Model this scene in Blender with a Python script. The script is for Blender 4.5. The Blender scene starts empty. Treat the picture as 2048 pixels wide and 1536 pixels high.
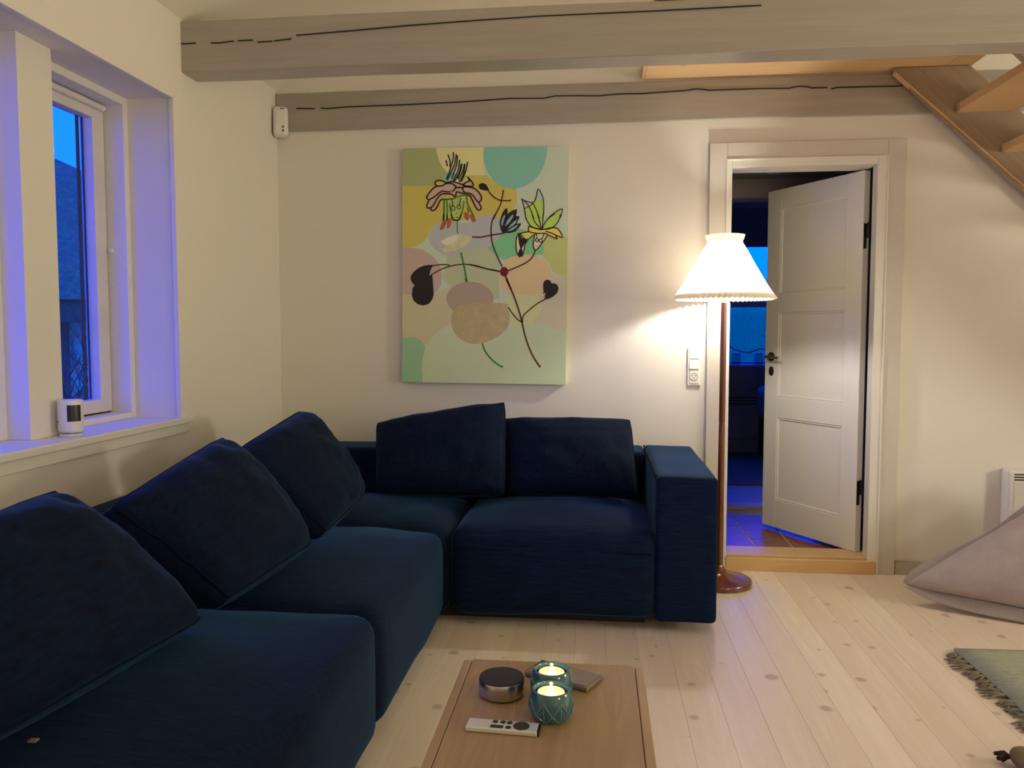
import bpy, bmesh, math, random
from math import sin, cos, pi, radians
from mathutils import Vector, Matrix, noise
from mathutils.geometry import tessellate_polygon
random.seed(7)
SC = bpy.context.scene
COL = SC.collection

# ---------------------------------------------------------------- camera, world, lights, exposure
cam_d = bpy.data.cameras.new('camera'); cam_d.sensor_width = 36; cam_d.lens = 1600/2048*36; cam_d.clip_start = .05
cam = bpy.data.objects.new('camera', cam_d); COL.objects.link(cam)
cam.location = (0, 0, 1.2); cam.rotation_euler = (radians(90-3.6), 0, radians(6.1))
SC.camera = cam
SC.view_settings.view_transform = 'Standard'; SC.view_settings.look = 'None'
SC.view_settings.exposure = .06; SC.view_settings.gamma = 1; SC.view_settings.use_curve_mapping = False
SC.cycles.use_denoising = True
SC.cycles.max_bounces = 10; SC.cycles.diffuse_bounces = 6; SC.cycles.transmission_bounces = 8; SC.cycles.transparent_max_bounces = 12
SC.cycles.sample_clamp_indirect = 6
W = bpy.data.worlds.new('dusk_sky'); SC.world = W; W.use_nodes = True
W.node_tree.nodes['Background'].inputs[0].default_value = (.0, .057, 1.0, 1)
W.node_tree.nodes['Background'].inputs[1].default_value = 6.2

def fill_light(name, loc, power, colour, radius):            # unseen fill lights, added to brighten the room
    d = bpy.data.lights.new(name, 'POINT'); d.energy = power; d.color = colour; d.shadow_soft_size = radius
    o = bpy.data.objects.new(name, d); COL.objects.link(o); o.location = loc
fill_light('rear_fill_light', (2.7, -1.0, 1.5), 54, (1, .95, .72), .22)  # added fill from behind the camera
fill_light('right_fill_light', (4.3, 1.8, 1.4), 96, (1, .95, .74), .25)  # added fill from the right
BULB = 580          # radiance of the floor lamp's bulb

# ---------------------------------------------------------------- materials
def S(r, g, b):
    f = lambda v: v/12.92 if v <= .04045 else ((v+.055)/1.055)**2.4
    return (f(r/255), f(g/255), f(b/255), 1)
class NT:
    def __init__(s, name):
        s.m = bpy.data.materials.new(name); s.m.use_nodes = True
        s.t = s.m.node_tree; s.n = s.t.nodes; s.l = s.t.links
        s.b = s.n['Principled BSDF']; s.out = s.n['Material Output']
    def new(s, typ, **kw):
        n = s.n.new(typ)
        for k, v in kw.items():
            if k in n.inputs: n.inputs[k].default_value = v
            else: setattr(n, k, v)
        return n
    def link(s, a, b): s.l.new(a, b)
    def coords(s, scale=(1, 1, 1), rnd=False, rot=None):
        tc = s.new('ShaderNodeTexCoord'); mp = s.new('ShaderNodeMapping'); mp.inputs['Scale'].default_value = scale
        src = tc.outputs['Object']
        if rnd:
            oi = s.new('ShaderNodeObjectInfo'); mu = s.new('ShaderNodeVectorMath', operation='SCALE')
            mu.inputs[0].default_value = (37, 53, 71); s.link(oi.outputs['Random'], mu.inputs['Scale'])
            ad = s.new('ShaderNodeVectorMath', operation='ADD'); s.link(src, ad.inputs[0]); s.link(mu.outputs[0], ad.inputs[1]); src = ad.outputs[0]
        if rot:
            rm = s.new('ShaderNodeMapping'); rm.inputs['Rotation'].default_value = rot; s.link(src, rm.inputs['Vector']); src = rm.outputs[0]
        s.link(src, mp.inputs['Vector']); return mp.outputs[0]
    def noise(s, vec, scale, detail=3, rough=.55):
        n = s.new('ShaderNodeTexNoise'); n.inputs['Scale'].default_value = scale; n.inputs['Detail'].default_value = detail
        n.inputs['Roughness'].default_value = rough; s.link(vec, n.inputs['Vector']); return n.outputs['Fac']
    def ramp(s, fac, stops):
        r = s.new('ShaderNodeValToRGB'); e = r.color_ramp.elements
        while len(e) < len(stops): e.new(.5)
        for i, (p, c) in enumerate(stops): e[i].position = p; e[i].color = c if len(c) == 4 else (*c, 1)
        s.link(fac, r.inputs[0]); return r.outputs[0]
    def mix(s, fac, a, b, blend='MIX'):
        m = s.new('ShaderNodeMix', data_type='RGBA', blend_type=blend)
        if isinstance(fac, (int, float)): m.inputs[0].default_value = fac
        else: s.link(fac, m.inputs[0])
        for v, i in ((a, 6), (b, 7)):
            if isinstance(v, tuple): m.inputs[i].default_value = v if len(v) == 4 else (*v, 1)
            else: s.link(v, m.inputs[i])
        return m.outputs[2]
    def bump(s, h, strength, dist=.002):
        b = s.new('ShaderNodeBump'); b.inputs['Strength'].default_value = strength; b.inputs['Distance'].default_value = dist
        s.link(h, b.inputs['Height']); s.link(b.outputs[0], s.b.inputs['Normal'])
    def base(s, c, rough=.6, **kw):
        if isinstance(c, tuple): s.b.inputs['Base Color'].default_value = c if len(c) == 4 else (*c, 1)
        else: s.link(c, s.b.inputs['Base Color'])
        s.b.inputs['Roughness'].default_value = rough
        for k, v in kw.items(): s.b.inputs[k.replace('_', ' ')].default_value = v
        return s.m
def plain(name, c, rough=.6, bscale=0, bstr=.1, bdist=.002, var=.06, **kw):
    t = NT(name); v = t.coords(); c4 = c if len(c) == 4 else (*c, 1)
    n = t.noise(v, bscale or 6, 4)
    lo = tuple(x*(1-var) for x in c4[:3]); hi = tuple(min(1, x*(1+var)) for x in c4[:3])
    t.base(t.ramp(n, [(.3, lo), (.7, hi)]), rough, **kw)
    if bscale: t.bump(n, bstr, bdist)
    return t.m
def wood(name, dark, mid, light, axis='y', scale=1, knots=.5, rough=.5, wave=9., rnd=True, bumpy=.12, vary=.10, knotcol=None):
    t = NT(name)
    s = {'x': (.06, 1, 1), 'y': (1, .06, 1), 'z': (1, 1, .06), 'd': (.06, 1, 1)}[axis]
    rot = (0, -.74, 0) if axis == 'd' else None
    v = t.coords(tuple(a*scale for a in s), rnd, rot)
    warp = t.noise(v, 2.2, 2)
    g = t.noise(v, 34, 5, .65)
    wv = t.new('ShaderNodeTexNoise'); wv.inputs['Scale'].default_value = wave; wv.inputs['Detail'].default_value = 1; wv.inputs['Distortion'].default_value = 1.2
    t.link(v, wv.inputs['Vector'])
    fr = t.new('ShaderNodeMath', operation='PINGPONG'); ml = t.new('ShaderNodeMath', operation='MULTIPLY'); ml.inputs[1].default_value = 4
    t.link(wv.outputs['Fac'], ml.inputs[0]); t.link(ml.outputs[0], fr.inputs[0]); fr.inputs[1].default_value = .5
    c = t.ramp(fr.outputs[0], [(.02, mid), (.42, light), (.5, mid)])
    c = t.mix(t.ramp(g, [(.38, (1, 1, 1, 1)), (.62, (0, 0, 0, 1))]), c, mid)
    c = t.mix(t.ramp(warp, [(.3, (.0, .0, .0, 1)), (.75, (.45, .45, .45, 1))]), c, dark)
    if vary:
        oi = t.new('ShaderNodeObjectInfo')
        c = t.mix(1., c, t.ramp(oi.outputs['Random'], [(0, (1-vary,)*3), (1, (1, 1, 1))]), 'MULTIPLY')
    if knots:
        ks = {'x': (1.6, 3.4, 3.4), 'y': (3.4, 1.6, 3.4), 'z': (3.4, 3.4, 1.6), 'd': (3, 3, 3)}[axis]
        kv = t.coords((1, 1, 1), rnd, (radians(90), 0, 0) if axis == 'd' else None)
        vo = t.new('ShaderNodeTexVoronoi', voronoi_dimensions='2D'); vo.inputs['Scale'].default_value = 4.2; t.link(kv, vo.inputs['Vector'])
        sx = t.new('ShaderNodeSeparateColor'); t.link(vo.outputs['Color'], sx.inputs[0])
        ad = t.new('ShaderNodeMath', operation='MULTIPLY_ADD'); ad.inputs[1].default_value = .115; t.link(sx.outputs[0], ad.inputs[0]); t.link(vo.outputs['Distance'], ad.inputs[2])
        nn = t.noise(kv, 26, 2); m2 = t.new('ShaderNodeMath', operation='MULTIPLY_ADD'); m2.inputs[1].default_value = .06; t.link(nn, m2.inputs[0]); t.link(ad.outputs[0], m2.inputs[2])
        k = t.ramp(m2.outputs[0], [(.10, (knots,)*3), (.125, (knots*.6,)*3), (.155, (0, 0, 0))])
        c = t.mix(k, c, knotcol or dark)
    t.base(c, rough); t.bump(g, bumpy, .001)
    return t.m
def fabric(name, a, b, rough=.95, sheen=.4, tint=(1, 1, 1, 1), scale=900, streak=(3, 3, 26), bstr=.35):
    t = NT(name); v = t.coords(); vs = t.coords(streak)
    n1 = t.noise(vs, 3.5, 5, .7); n2 = t.noise(v, scale, 2)
    c = t.ramp(n1, [(.32, a), (.7, b)])
    t.base(c, rough, Sheen_Weight=sheen, Sheen_Roughness=.3, Sheen_Tint=tint); t.bump(n2, bstr, .0015)
    t.b.inputs['Specular IOR Level'].default_value = .15
    return t.m
def glow(name, c, strength):
    t = NT(name); t.base((0, 0, 0, 1), .5); t.b.inputs['Emission Color'].default_value = c if len(c) == 4 else (*c, 1)
    t.b.inputs['Emission Strength'].default_value = strength; return t.m
def pane_glass(name, tint=(.93, .95, .96, 1)):
    t = NT(name); tr = t.new('ShaderNodeBsdfTransparent'); tr.inputs[0].default_value = tint
    gl = t.new('ShaderNodeBsdfGlossy'); gl.inputs['Roughness'].default_value = .02
    lw = t.new('ShaderNodeLayerWeight'); pw = t.new('ShaderNodeMath', operation='POWER'); pw.inputs[1].default_value = 5; t.link(lw.outputs['Facing'], pw.inputs[0])
    fr = t.new('ShaderNodeMath', operation='MULTIPLY_ADD'); fr.inputs[1].default_value = .7; fr.inputs[2].default_value = .025; t.link(pw.outputs[0], fr.inputs[0])
    mx = t.new('ShaderNodeMixShader'); t.link(fr.outputs[0], mx.inputs[0]); t.link(tr.outputs[0], mx.inputs[1]); t.link(gl.outputs[0], mx.inputs[2])
    t.link(mx.outputs[0], t.out.inputs[0]); return t.m

M = {}
M['wall'] = plain('white_plaster', (.77, .735, .675), .9, 260, .12, .0012, .02)
M['ceiling'] = plain('cream_ceiling_paint', (.76, .71, .62), .9, 120, .1, .001, .02)
M['grey_paint'] = plain('grey_beige_paint', (.46, .41, .355), .55, 40, .06, .001, .04)
t = NT('grey_painted_timber'); v = t.coords((.05, 1, 1)); g = t.noise(v, 30, 6, .7)
t.base(t.ramp(g, [(.3, (.33, .295, .26)), (.7, (.40, .36, .315))]), .30, Coat_Weight=.35, Coat_Roughness=.22); t.bump(g, .22, .002); M['beam'] = t.m
M['lining'] = plain('white_window_paint', (.76, .735, .70), .5, 50, .04, .001, .02)
M['sash'] = plain('white_sash_paint', (.70, .66, .61), .35, 0)
M['casing'] = plain('pale_grey_casing_paint', (.60, .555, .50), .5, 60, .05, .001, .03)
M['bead'] = plain('white_door_frame_paint', (.74, .71, .66), .4, 0, var=.02)
M['door'] = plain('white_door_paint', (.80, .775, .74), .42, 80, .03, .0006, .02)
M['plank'] = wood('whitewashed_pine', S(200, 175, 147), S(238, 221, 201), S(246, 232, 215), 'y', 1.0, .5, .42, 7., True, .08, .10, S(140, 112, 86))
M['pine'] = wood('fresh_pine', S(200, 158, 112), S(222, 184, 138), S(230, 196, 152), 'x', 1.0, .55, .5, 7, True, .08, .06, S(150, 96, 52))
M['stringer'] = wood('brown_pine_stringer', S(128, 108, 88), S(158, 138, 115), S(172, 152, 128), 'd', 1.0, .4, .5, 6, False, .08, 0)
M['oak'] = wood('oiled_oak', S(122, 94, 62), S(172, 142, 104), S(190, 160, 122), 'y', 1.1, 0, .42, 10, True, .12, .14)
M['sill_oak'] = wood('oak_threshold', S(184, 142, 96), S(212, 174, 124), S(222, 186, 138), 'x', 1., 0, .4, 8, True, .06, .05)
M['teak'] = wood('reddish_teak', S(70, 34, 20), S(106, 54, 32), S(124, 66, 40), 'z', 1.2, 0, .2, 8, False, .03, 0); M['teak'].node_tree.nodes['Principled BSDF'].inputs['Coat Weight'].default_value = .4; M['teak'].node_tree.nodes['Principled BSDF'].inputs['Coat Roughness'].default_value = .12
M['velvet'] = fabric('dark_blue_corduroy', (.0008, .0036, .0145, 1), (.0036, .0165, .058, 1), .9, .30, (.16, .45, 1, 1), 900, (3, 34, 34))
M['velvet_cushion'] = fabric('dark_blue_cushion_corduroy', (.0008, .003, .0115, 1), (.003, .0115, .038, 1), .9, .20, (.16, .45, 1, 1), 700, (22, 5, 22))
M['piping'] = plain('dark_blue_piping', (.002, .007, .02), .95, 0, Specular_IOR_Level=.1)
M['dark'] = plain('black_shadow_gap', (.012, .011, .011), .7, 0)
M['black_plastic'] = plain('black_plastic', (.012, .012, .013), .3, 0)
M['white_plastic'] = plain('white_plastic', (.78, .76, .73), .35, 0, var=.02)
M['grey_plastic'] = plain('grey_plastic', (.2, .19, .18), .4, 0)
M['black_iron'] = plain('black_iron', (.014, .011, .010), .45, 0, Metallic=.5)
M['brass'] = plain('aged_brass', (.42, .30, .12), .28, 0, Metallic=1.0)
M['bronze_plate'] = plain('dark_bronze', (.10, .05, .03), .35, 0, Metallic=.8)
M['steel'] = plain('brushed_steel', (.55, .53, .52), .28, 0, Metallic=1.0)
M['mesh_black'] = plain('black_speaker_cloth', (.035, .032, .026), .9, 700, .3, .001)
M['alu'] = plain('silver_aluminium', (.72, .70, .68), .42, 0, Metallic=.35)
M['rug'] = None
M['bean'] = fabric('pinkish_grey_canvas', (.40, .335, .33, 1), (.46, .39, .385, 1), .9, .1, (1, 1, 1, 1), 500, (4, 4, 4), .25)
M['bean_edge'] = fabric('grey_canvas_flange', (.30, .26, .25, 1), (.36, .31, .30, 1), .9, .1, (1, 1, 1, 1), 400, (20, 20, 20), .3)
t = NT('woven_sage_rag'); v = t.coords((6, 60, 6)); n = t.noise(v, 2.5, 4, .7); v2 = t.coords((140, 140, 60)); n2 = t.noise(v2, 1, 2)
t.base(t.ramp(n, [(.3, S(138, 142, 124)), (.55, S(166, 169, 150)), (.72, S(112, 112, 100))]), .95); t.bump(n2, .8, .004); M['rug'] = t.m
M['fringe'] = plain('grey_cotton_fringe', S(120, 112, 96), .95, 90, .5, .003, .25)
M['glass'] = pane_glass('window_glass')
M['hedge'] = plain('straw_tint_backdrop', (.50, .42, .10), 1., 40, .6, .02, .3)
t = NT('teal_glaze'); lw = t.new('ShaderNodeLayerWeight'); v = t.coords(); n = t.noise(v, 60, 3)
t.base(t.ramp(n, [(.3, (.03, .095, .125)), (.7, (.05, .14, .175))]), .12, Coat_Weight=.6); t.b.inputs['Subsurface Weight'].default_value = .12
t.b.inputs['Subsurface Radius'].default_value = (.01, .01, .01); M['teal'] = t.m
M['teal_light'] = plain('pale_teal_glaze', (.11, .24, .27), .12, 0)
M['wax'] = glow('glowing_wax', (1, .62, .26), .55); M['wax'].node_tree.nodes['Principled BSDF'].inputs['Base Color'].default_value = (.8, .7, .5, 1)
M['flame'] = glow('candle_flame', (1, .68, .3), 60)
M['tin'] = plain('tealight_tin', (.7, .68, .62), .3, 0, Metallic=.9)
M['bulb'] = glow('lit_bulb', (1, .96, .84), BULB)
SHADE_T = .46
t = NT('pleated_shade_cloth'); df = t.new('ShaderNodeBsdfDiffuse'); df.inputs[0].default_value = (.82, .77, .68, 1)
tl = t.new('ShaderNodeBsdfTranslucent'); tl.inputs[0].default_value = (.86, .80, .68, 1); mx = t.new('ShaderNodeMixShader'); mx.inputs[0].default_value = SHADE_T
t.link(df.outputs[0], mx.inputs[1]); t.link(tl.outputs[0], mx.inputs[2]); t.link(mx.outputs[0], t.out.inputs[0]); M['shade'] = t.m
SHADE_T = .10
t = NT('dimmed_shade_rim'); df = t.new('ShaderNodeBsdfDiffuse'); df.inputs[0].default_value = (.80, .75, .66, 1)  # low translucency, so the lower rim glows less than the shade
tl = t.new('ShaderNodeBsdfTranslucent'); tl.inputs[0].default_value = (.86, .80, .68, 1); mx = t.new('ShaderNodeMixShader'); mx.inputs[0].default_value = SHADE_T
t.link(df.outputs[0], mx.inputs[1]); t.link(tl.outputs[0], mx.inputs[2]); t.link(mx.outputs[0], t.out.inputs[0]); M['dim_rim'] = t.m
M['tile'] = plain('terracotta_tile', (.23, .075, .04), .28, 30, .05, .001, .25)
M['grout'] = plain('grey_grout', (.50, .46, .42), .9, 0)
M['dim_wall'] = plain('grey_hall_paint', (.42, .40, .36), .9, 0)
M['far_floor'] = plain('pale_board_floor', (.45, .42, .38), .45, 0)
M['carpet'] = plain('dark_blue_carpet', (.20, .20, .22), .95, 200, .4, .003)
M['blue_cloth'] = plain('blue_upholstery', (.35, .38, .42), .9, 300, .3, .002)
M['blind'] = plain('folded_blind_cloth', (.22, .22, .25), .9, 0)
M['dark_wood'] = plain('dark_stained_wood', (.03, .025, .022), .5, 0)
M['cord'] = plain('white_cord', (.8, .8, .8), .4, 0)
M['jar'] = pane_glass('jar_glass', (.6, .66, .75, 1))
t = NT('weathered_thatch'); v = t.coords((8, 8, 2.2)); n = t.noise(v, 3, 6, .75)
t.base(t.ramp(n, [(.3, (.20, .17, .05)), (.52, (.34, .29, .075)), (.72, (.62, .55, .16))]), 1.); t.bump(n, 1., .06); M['thatch'] = t.m
M['straw'] = plain('dark_straw', (.035, .028, .006), 1., 60, .5, .01, .4)
M['tarred'] = plain('tarred_timber', (.14, .11, .03), .9, 0)
M['limewash'] = plain('limewashed_wall', (.80, .74, .26), .9, 20, .1, .005, .05)
M['ground'] = plain('winter_grass', (.07, .08, .05), 1., 8, .5, .02, .4)
M['bark'] = plain('dark_bark', (.03, .028, .025), .9, 0)
M['olive'] = plain('olive_wool', S(124, 108, 80), .95, 200, .4, .003, .1)
M['brown_knot'] = plain('dark_brown_yarn', (.03, .018, .012), .95, 200, .5, .003, .2)
M['phone_case'] = plain('glossy_brown_case', (.22, .155, .115), .12, 0, Coat_Weight=.5)
M['canvas_edge'] = plain('pale_canvas_edge', (.72, .70, .56), .8, 0)

# ---------------------------------------------------------------- geometry helpers
def B(): return bmesh.new()
def bx(bm, x0, x1, y0, y1, z0, z1):
    vs = [bm.verts.new((x, y, z)) for x in (x0, x1) for y in (y0, y1) for z in (z0, z1)]
    for q in ((0, 1, 3, 2), (4, 6, 7, 5), (0, 4, 5, 1), (2, 3, 7, 6), (0, 2, 6, 4), (1, 5, 7, 3)): bm.faces.new([vs[i] for i in q])
    return vs
def prism(bm, pts, n):
    """polygon pts (3-D, planar) extruded by vector n"""
    n = Vector(n); a = [bm.verts.new(p) for p in pts]; b = [bm.verts.new(Vector(p)+n) for p in pts]
    bm.faces.new(a); bm.faces.new(b[::-1])
    for i in range(len(a)): j = (i+1) % len(a); bm.faces.new((a[i], b[i], b[j], a[j]))
def tube(bm, pts, r, seg=8, caps=True):
    pts = [Vector(p) for p in pts]; rs = r if isinstance(r, (list, tuple)) else [r]*len(pts); rings = []
    up = Vector((0, 0, 1)); prev = None
    for i, p in enumerate(pts):
        d = (pts[min(i+1, len(pts)-1)]-pts[max(i-1, 0)]).normalized()
        a = prev if prev is not None else (up if abs(d.z) < .9 else Vector((1, 0, 0)))
        u = (a-d*a.dot(d)).normalized(); w = d.cross(u); prev = u
        rings.append([bm.verts.new(p+(u*cos(2*pi*k/seg)+w*sin(2*pi*k/seg))*rs[i]) for k in range(seg)])
    for A, Bq in zip(rings, rings[1:]):
        for k in range(seg): bm.faces.new((A[k], A[(k+1) % seg], Bq[(k+1) % seg], Bq[k]))
    if caps: bm.faces.new(rings[0][::-1]); bm.faces.new(rings[-1])
def lathe(bm, prof, c, seg=32, caps=False):
    rings = []
    for r, z in prof: rings.append([bm.verts.new((c[0]+r*cos(2*pi*k/seg), c[1]+r*sin(2*pi*k/seg), c[2]+z)) for k in range(seg)])
    for A, Bq in zip(rings, rings[1:]):
        for k in range(seg): bm.faces.new((A[k], A[(k+1) % seg], Bq[(k+1) % seg], Bq[k]))
    if caps: bm.faces.new(rings[0][::-1]); bm.faces.new(rings[-1])
def xf(bm, mat): bmesh.ops.transform(bm, matrix=mat, verts=bm.verts)
def rbox(bm, x0, x1, y0, y1, z0, z1, r, crown=0, n=9, wob=0, seed=0, puff=0):
    """soft-cornered upholstery block; crown raises the middle of its top, puff swells its sides"""
    c = Vector(((x0+x1)/2, (y0+y1)/2, (z0+z1)/2)); h = Vector(((x1-x0)/2, (y1-y0)/2, (z1-z0)/2))
    def ts(hh):
        e = min(r/hh, .5); a = [-1+e*(1-cos(k/4*pi/2)) for k in range(5)]
        a = [-1, -1+e*.12, -1+e*.3, -1+e*.55, -1+e]; mid = [(-1+e)+(2-2*e)*k/n for k in range(1, n)]
        return a+mid+[-q for q in a[::-1]]
    T = [ts(h.x), ts(h.y), ts(h.z)]; new = []
    for ax in range(3):
        b, d = [(1, 2), (2, 0), (0, 1)][ax]
        for s in (-1, 1):
            g = []
            for u in T[b]:
                row = []
                for v in T[d]:
                    p = [0, 0, 0]; p[ax] = s; p[b] = u; p[d] = v; q = Vector((p[0]*h.x, p[1]*h.y, p[2]*h.z))
                    inn = Vector([max(-(h[i]-r), min(h[i]-r, q[i])) for i in range(3)]); o = q-inn
                    if o.length > 1e-9: q = inn+o.normalized()*r
                    fx, fy, fz = q.x/h.x, q.y/h.y, q.z/h.z
                    if crown and q.z > 0: q.z += crown*(1-fx*fx)*(1-fy*fy)*max(0, fz)
                    if puff:
                        if abs(fx) > abs(fy): q.x += math.copysign(puff*(1-fy*fy)*(1-fz*fz), fx)
                        else: q.y += math.copysign(puff*(1-fx*fx)*(1-fz*fz), fy)
                    if wob: q += Vector((0, 0, 1))*wob*noise.noise((q+c)*5+Vector((seed, 0, 0)))
                    row.append(bm.verts.new(c+q)); new.append(row[-1])
                g.append(row)
            for i in range(len(g)-1):
                for j in range(len(g[0])-1):
                    f = (g[i][j], g[i+1][j], g[i+1][j+1], g[i][j+1]); bm.faces.new(f if s > 0 else f[::-1])
    bmesh.ops.remove_doubles(bm, verts=new, dist=1e-4)
def pillow(bm, BL, BR, TR, TL, thick, n=26, pinch=.015, gus=.085, wr=.016, seed=0):
    """stuffed cushion on four corner points with a gusset of width gus; returns the front seam"""
    BL, BR, TR, TL = map(Vector, (BL, BR, TR, TL)); N = (BR-BL).cross(TL-BL).normalized()
    def pos(u, v, s):
        ue = u*(1-pinch*(1-v*v)); ve = v*(1-pinch*(1-u*u)); a, b = (ue+1)/2, (ve+1)/2
        k = 1-.03*abs(u*v)**5
        a, b = .5+(a-.5)*k, .5+(b-.5)*k
        p = BL*(1-a)*(1-b)+BR*a*(1-b)+TR*a*b+TL*(1-a)*b
        f = (max(0, 1-abs(u)**2.8)*max(0, 1-abs(v)**2.8))**.52
        w = wr*noise.noise(Vector((u*2.2+seed, v*2.2, seed*3+s)))*f + wr*.6*noise.noise(Vector((u*6+seed, v*6, s)))*f
        cr = .010*math.exp(-((abs(u)-.84)**2+(abs(v)-.84)**2)/.03)*sin(11*(u+v)+seed)
        e = wr*.5*noise.noise(Vector((u*3+seed, v*3, 7)))*(1-f)
        return p+N*s*(gus*.5*(1-.35*u*u*v*v)+(thick-gus)/2*f+w+cr*f)+N*e
    T = [sin(pi/2*(-1+2*i/n)) for i in range(n+1)]; rims = {}
    ring = [(i, 0) for i in range(n)]+[(n, j) for j in range(n)]+[(i, n) for i in range(n, 0, -1)]+[(0, j) for j in range(n, 0, -1)]
    for s in (1, -1):
        g = [[bm.verts.new(pos(u, v, s)) for v in T] for u in T]; rims[s] = [g[i][j] for i, j in ring]
        for i in range(n):
            for j in range(n):
                f = (g[i][j], g[i+1][j], g[i+1][j+1], g[i][j+1]); bm.faces.new(f if s > 0 else f[::-1])
    L = len(ring)
    mid = [bm.verts.new((rims[1][k].co+rims[-1][k].co)/2+((rims[1][k].co+rims[-1][k].co)/2-(BL+BR+TR+TL)/4).normalized()*gus*.16) for k in range(L)]
    for k in range(L):
        q = (k+1) % L
        bm.faces.new((rims[1][q], rims[1][k], mid[k], mid[q])); bm.faces.new((mid[q], mid[k], rims[-1][k], rims[-1][q]))
    return [v.co.copy() for v in rims[1]]
def obj(name, bm, mat, parent=None, smooth=False, bevel=0, seg=2, fix=True, kind=None, label=None):
    if fix: bmesh.ops.recalc_face_normals(bm, faces=bm.faces)
    me = bpy.data.meshes.new(name); bm.to_mesh(me); bm.free(); me.materials.append(mat)
    if smooth:
        me.polygons.foreach_set('use_smooth', [True]*len(me.polygons))
        if smooth != 'all': me.set_sharp_from_angle(angle=radians(smooth if smooth is not True else 40))
    o = bpy.data.objects.new(name, me); COL.objects.link(o)
    if bevel:
        m = o.modifiers.new('bevel', 'BEVEL'); m.width = bevel; m.segments = seg; m.limit_method = 'ANGLE'; m.angle_limit = radians(40)
    if parent is not None: adopt(o, parent)
    if kind: o['kind'] = kind
    if label: o['label'] = label
    return o
def adopt(o, parent):
    o.parent = parent
    if parent.parent is None and parent.type == 'EMPTY':
        o.matrix_parent_inverse = (Matrix.Translation(parent.location) @ parent.rotation_euler.to_matrix().to_4x4()).inverted()
def tag(o, label, cat, group=None):
    o['label'] = label; o['category'] = cat
    if group: o['group'] = group
    return o
def thing(name, label, cat, loc, group=None):
    o = bpy.data.objects.new(name, None); o.empty_display_size = .1; COL.objects.link(o); o.location = loc
    return tag(o, label, cat, group)
def struct(name, bm, mat, **k):
    o = obj(name, bm, mat, **k); o['kind'] = 'structure'; return o
def dup(root, loc, label):
    r = root.copy(); COL.objects.link(r); r.location = loc; r['label'] = label
    for ch in list(root.children):
        c = ch.copy(); COL.objects.link(c); c.parent = r; c.matrix_parent_inverse = ch.matrix_parent_inverse.copy()
        for g in list(ch.children):
            d = g.copy(); COL.objects.link(d); d.parent = c; d.matrix_parent_inverse = g.matrix_parent_inverse.copy()
    return r
def box_obj(name, mat, a, parent=None, **k):
    bm = B(); bx(bm, *a); return obj(name, bm, mat, parent, **k)

# ---------------------------------------------------------------- the room shell
XL, YB, XR, YF = -1.685, 4.127, 4.6, -2.6
RIDGE_X = (XL+XR)/2
SL = 1.036
def roof(x): return 2.47+SL*(min(x, 2*RIDGE_X-x)-XL)
WT = .13                                    # back wall thickness
DX0, DX1, DZ0, DZ1 = .631, 1.392, 0, 2.057  # rough door opening
# back gable wall
bm = B()
def wallpoly(pts): prism(bm, [(x, YB, z) for x, z in pts], (0, WT, 0))
wallpoly([(XL-.1, -.1), (DX0, -.1), (DX0, roof(DX0)), (XL-.1, roof(XL))])
wallpoly([(DX1, -.1), (XR+.1, -.1), (XR+.1, roof(XR)), (RIDGE_X, roof(RIDGE_X)), (DX1, roof(DX1))])
wallpoly([(DX0, DZ1), (DX1, DZ1), (DX1, roof(DX1)), (DX0, roof(DX0))])
struct('wall_back', bm, M['wall'])
# left wall with the double window opening
WY0, WY1, WZ0, WZ1, WX = 1.36, 3.06, .84, 2.13, -2.006
bm = B()
bx(bm, WX, XL, YF, WY0, -.1, 2.47); bx(bm, WX, XL, WY1, YB+WT, -.1, 2.47)
bx(bm, WX, XL, WY0, WY1, -.1, WZ0); bx(bm, WX, XL, WY0, WY1, WZ1, 2.47)
struct('wall_left', bm, M['wall'])
struct('wall_right', (lambda b: (bx(b, XR, XR+.2, YF, YB+WT, -.1, 2.47), b)[1])(B()), M['wall'])
bm = B(); prism(bm, [(XL-.3, YF, -.1), (XR+.2, YF, -.1), (XR+.2, YF, 2.4), (RIDGE_X, YF, roof(RIDGE_X)+.1), (XL-.3, YF, 2.4)], (0, -.15, 0))
struct('wall_front', bm, M['wall'])
# sloping ceilings
bm = B()
for s in (0, 1):
    e = (XL-.18, roof(XL)-.18*SL) if s == 0 else (XR+.18, roof(XR)-.18*SL)
    a, b = Vector((e[0], YF, e[1])), Vector((RIDGE_X, YF, roof(RIDGE_X)))
    n = Vector((-.2 if s == 0 else .2, 0, .2))
    prism(bm, [a, b, b+Vector((0, 0, .28)), a+Vector((0, 0, .28))], (0, YB+WT-YF, 0))
struct('ceiling', bm, M['ceiling'])
# plank floor: every board a part
fl = struct('floor', (lambda b: (bx(b, WX, XR+.2, YF-.1, YB+.02, -.12, -.022), b)[1])(B()), M['dark'])
PW = .1213
x = .526-PW*18.5; k = 0
x = .526-PW*19
proto = None
while x < XR-.02:
    if x+PW > XL:
        if proto is None:
            bm = B(); bx(bm, .0002, PW-.0002, 0, YB-YF, -.02, 0)
            proto = obj('plank', bm, M['plank'], bevel=.0006, seg=1); o = proto
        else:
            o = proto.copy(); COL.objects.link(o)
        o.location = (x, YF, 0); o.parent = fl
    x += PW; k += 1
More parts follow.
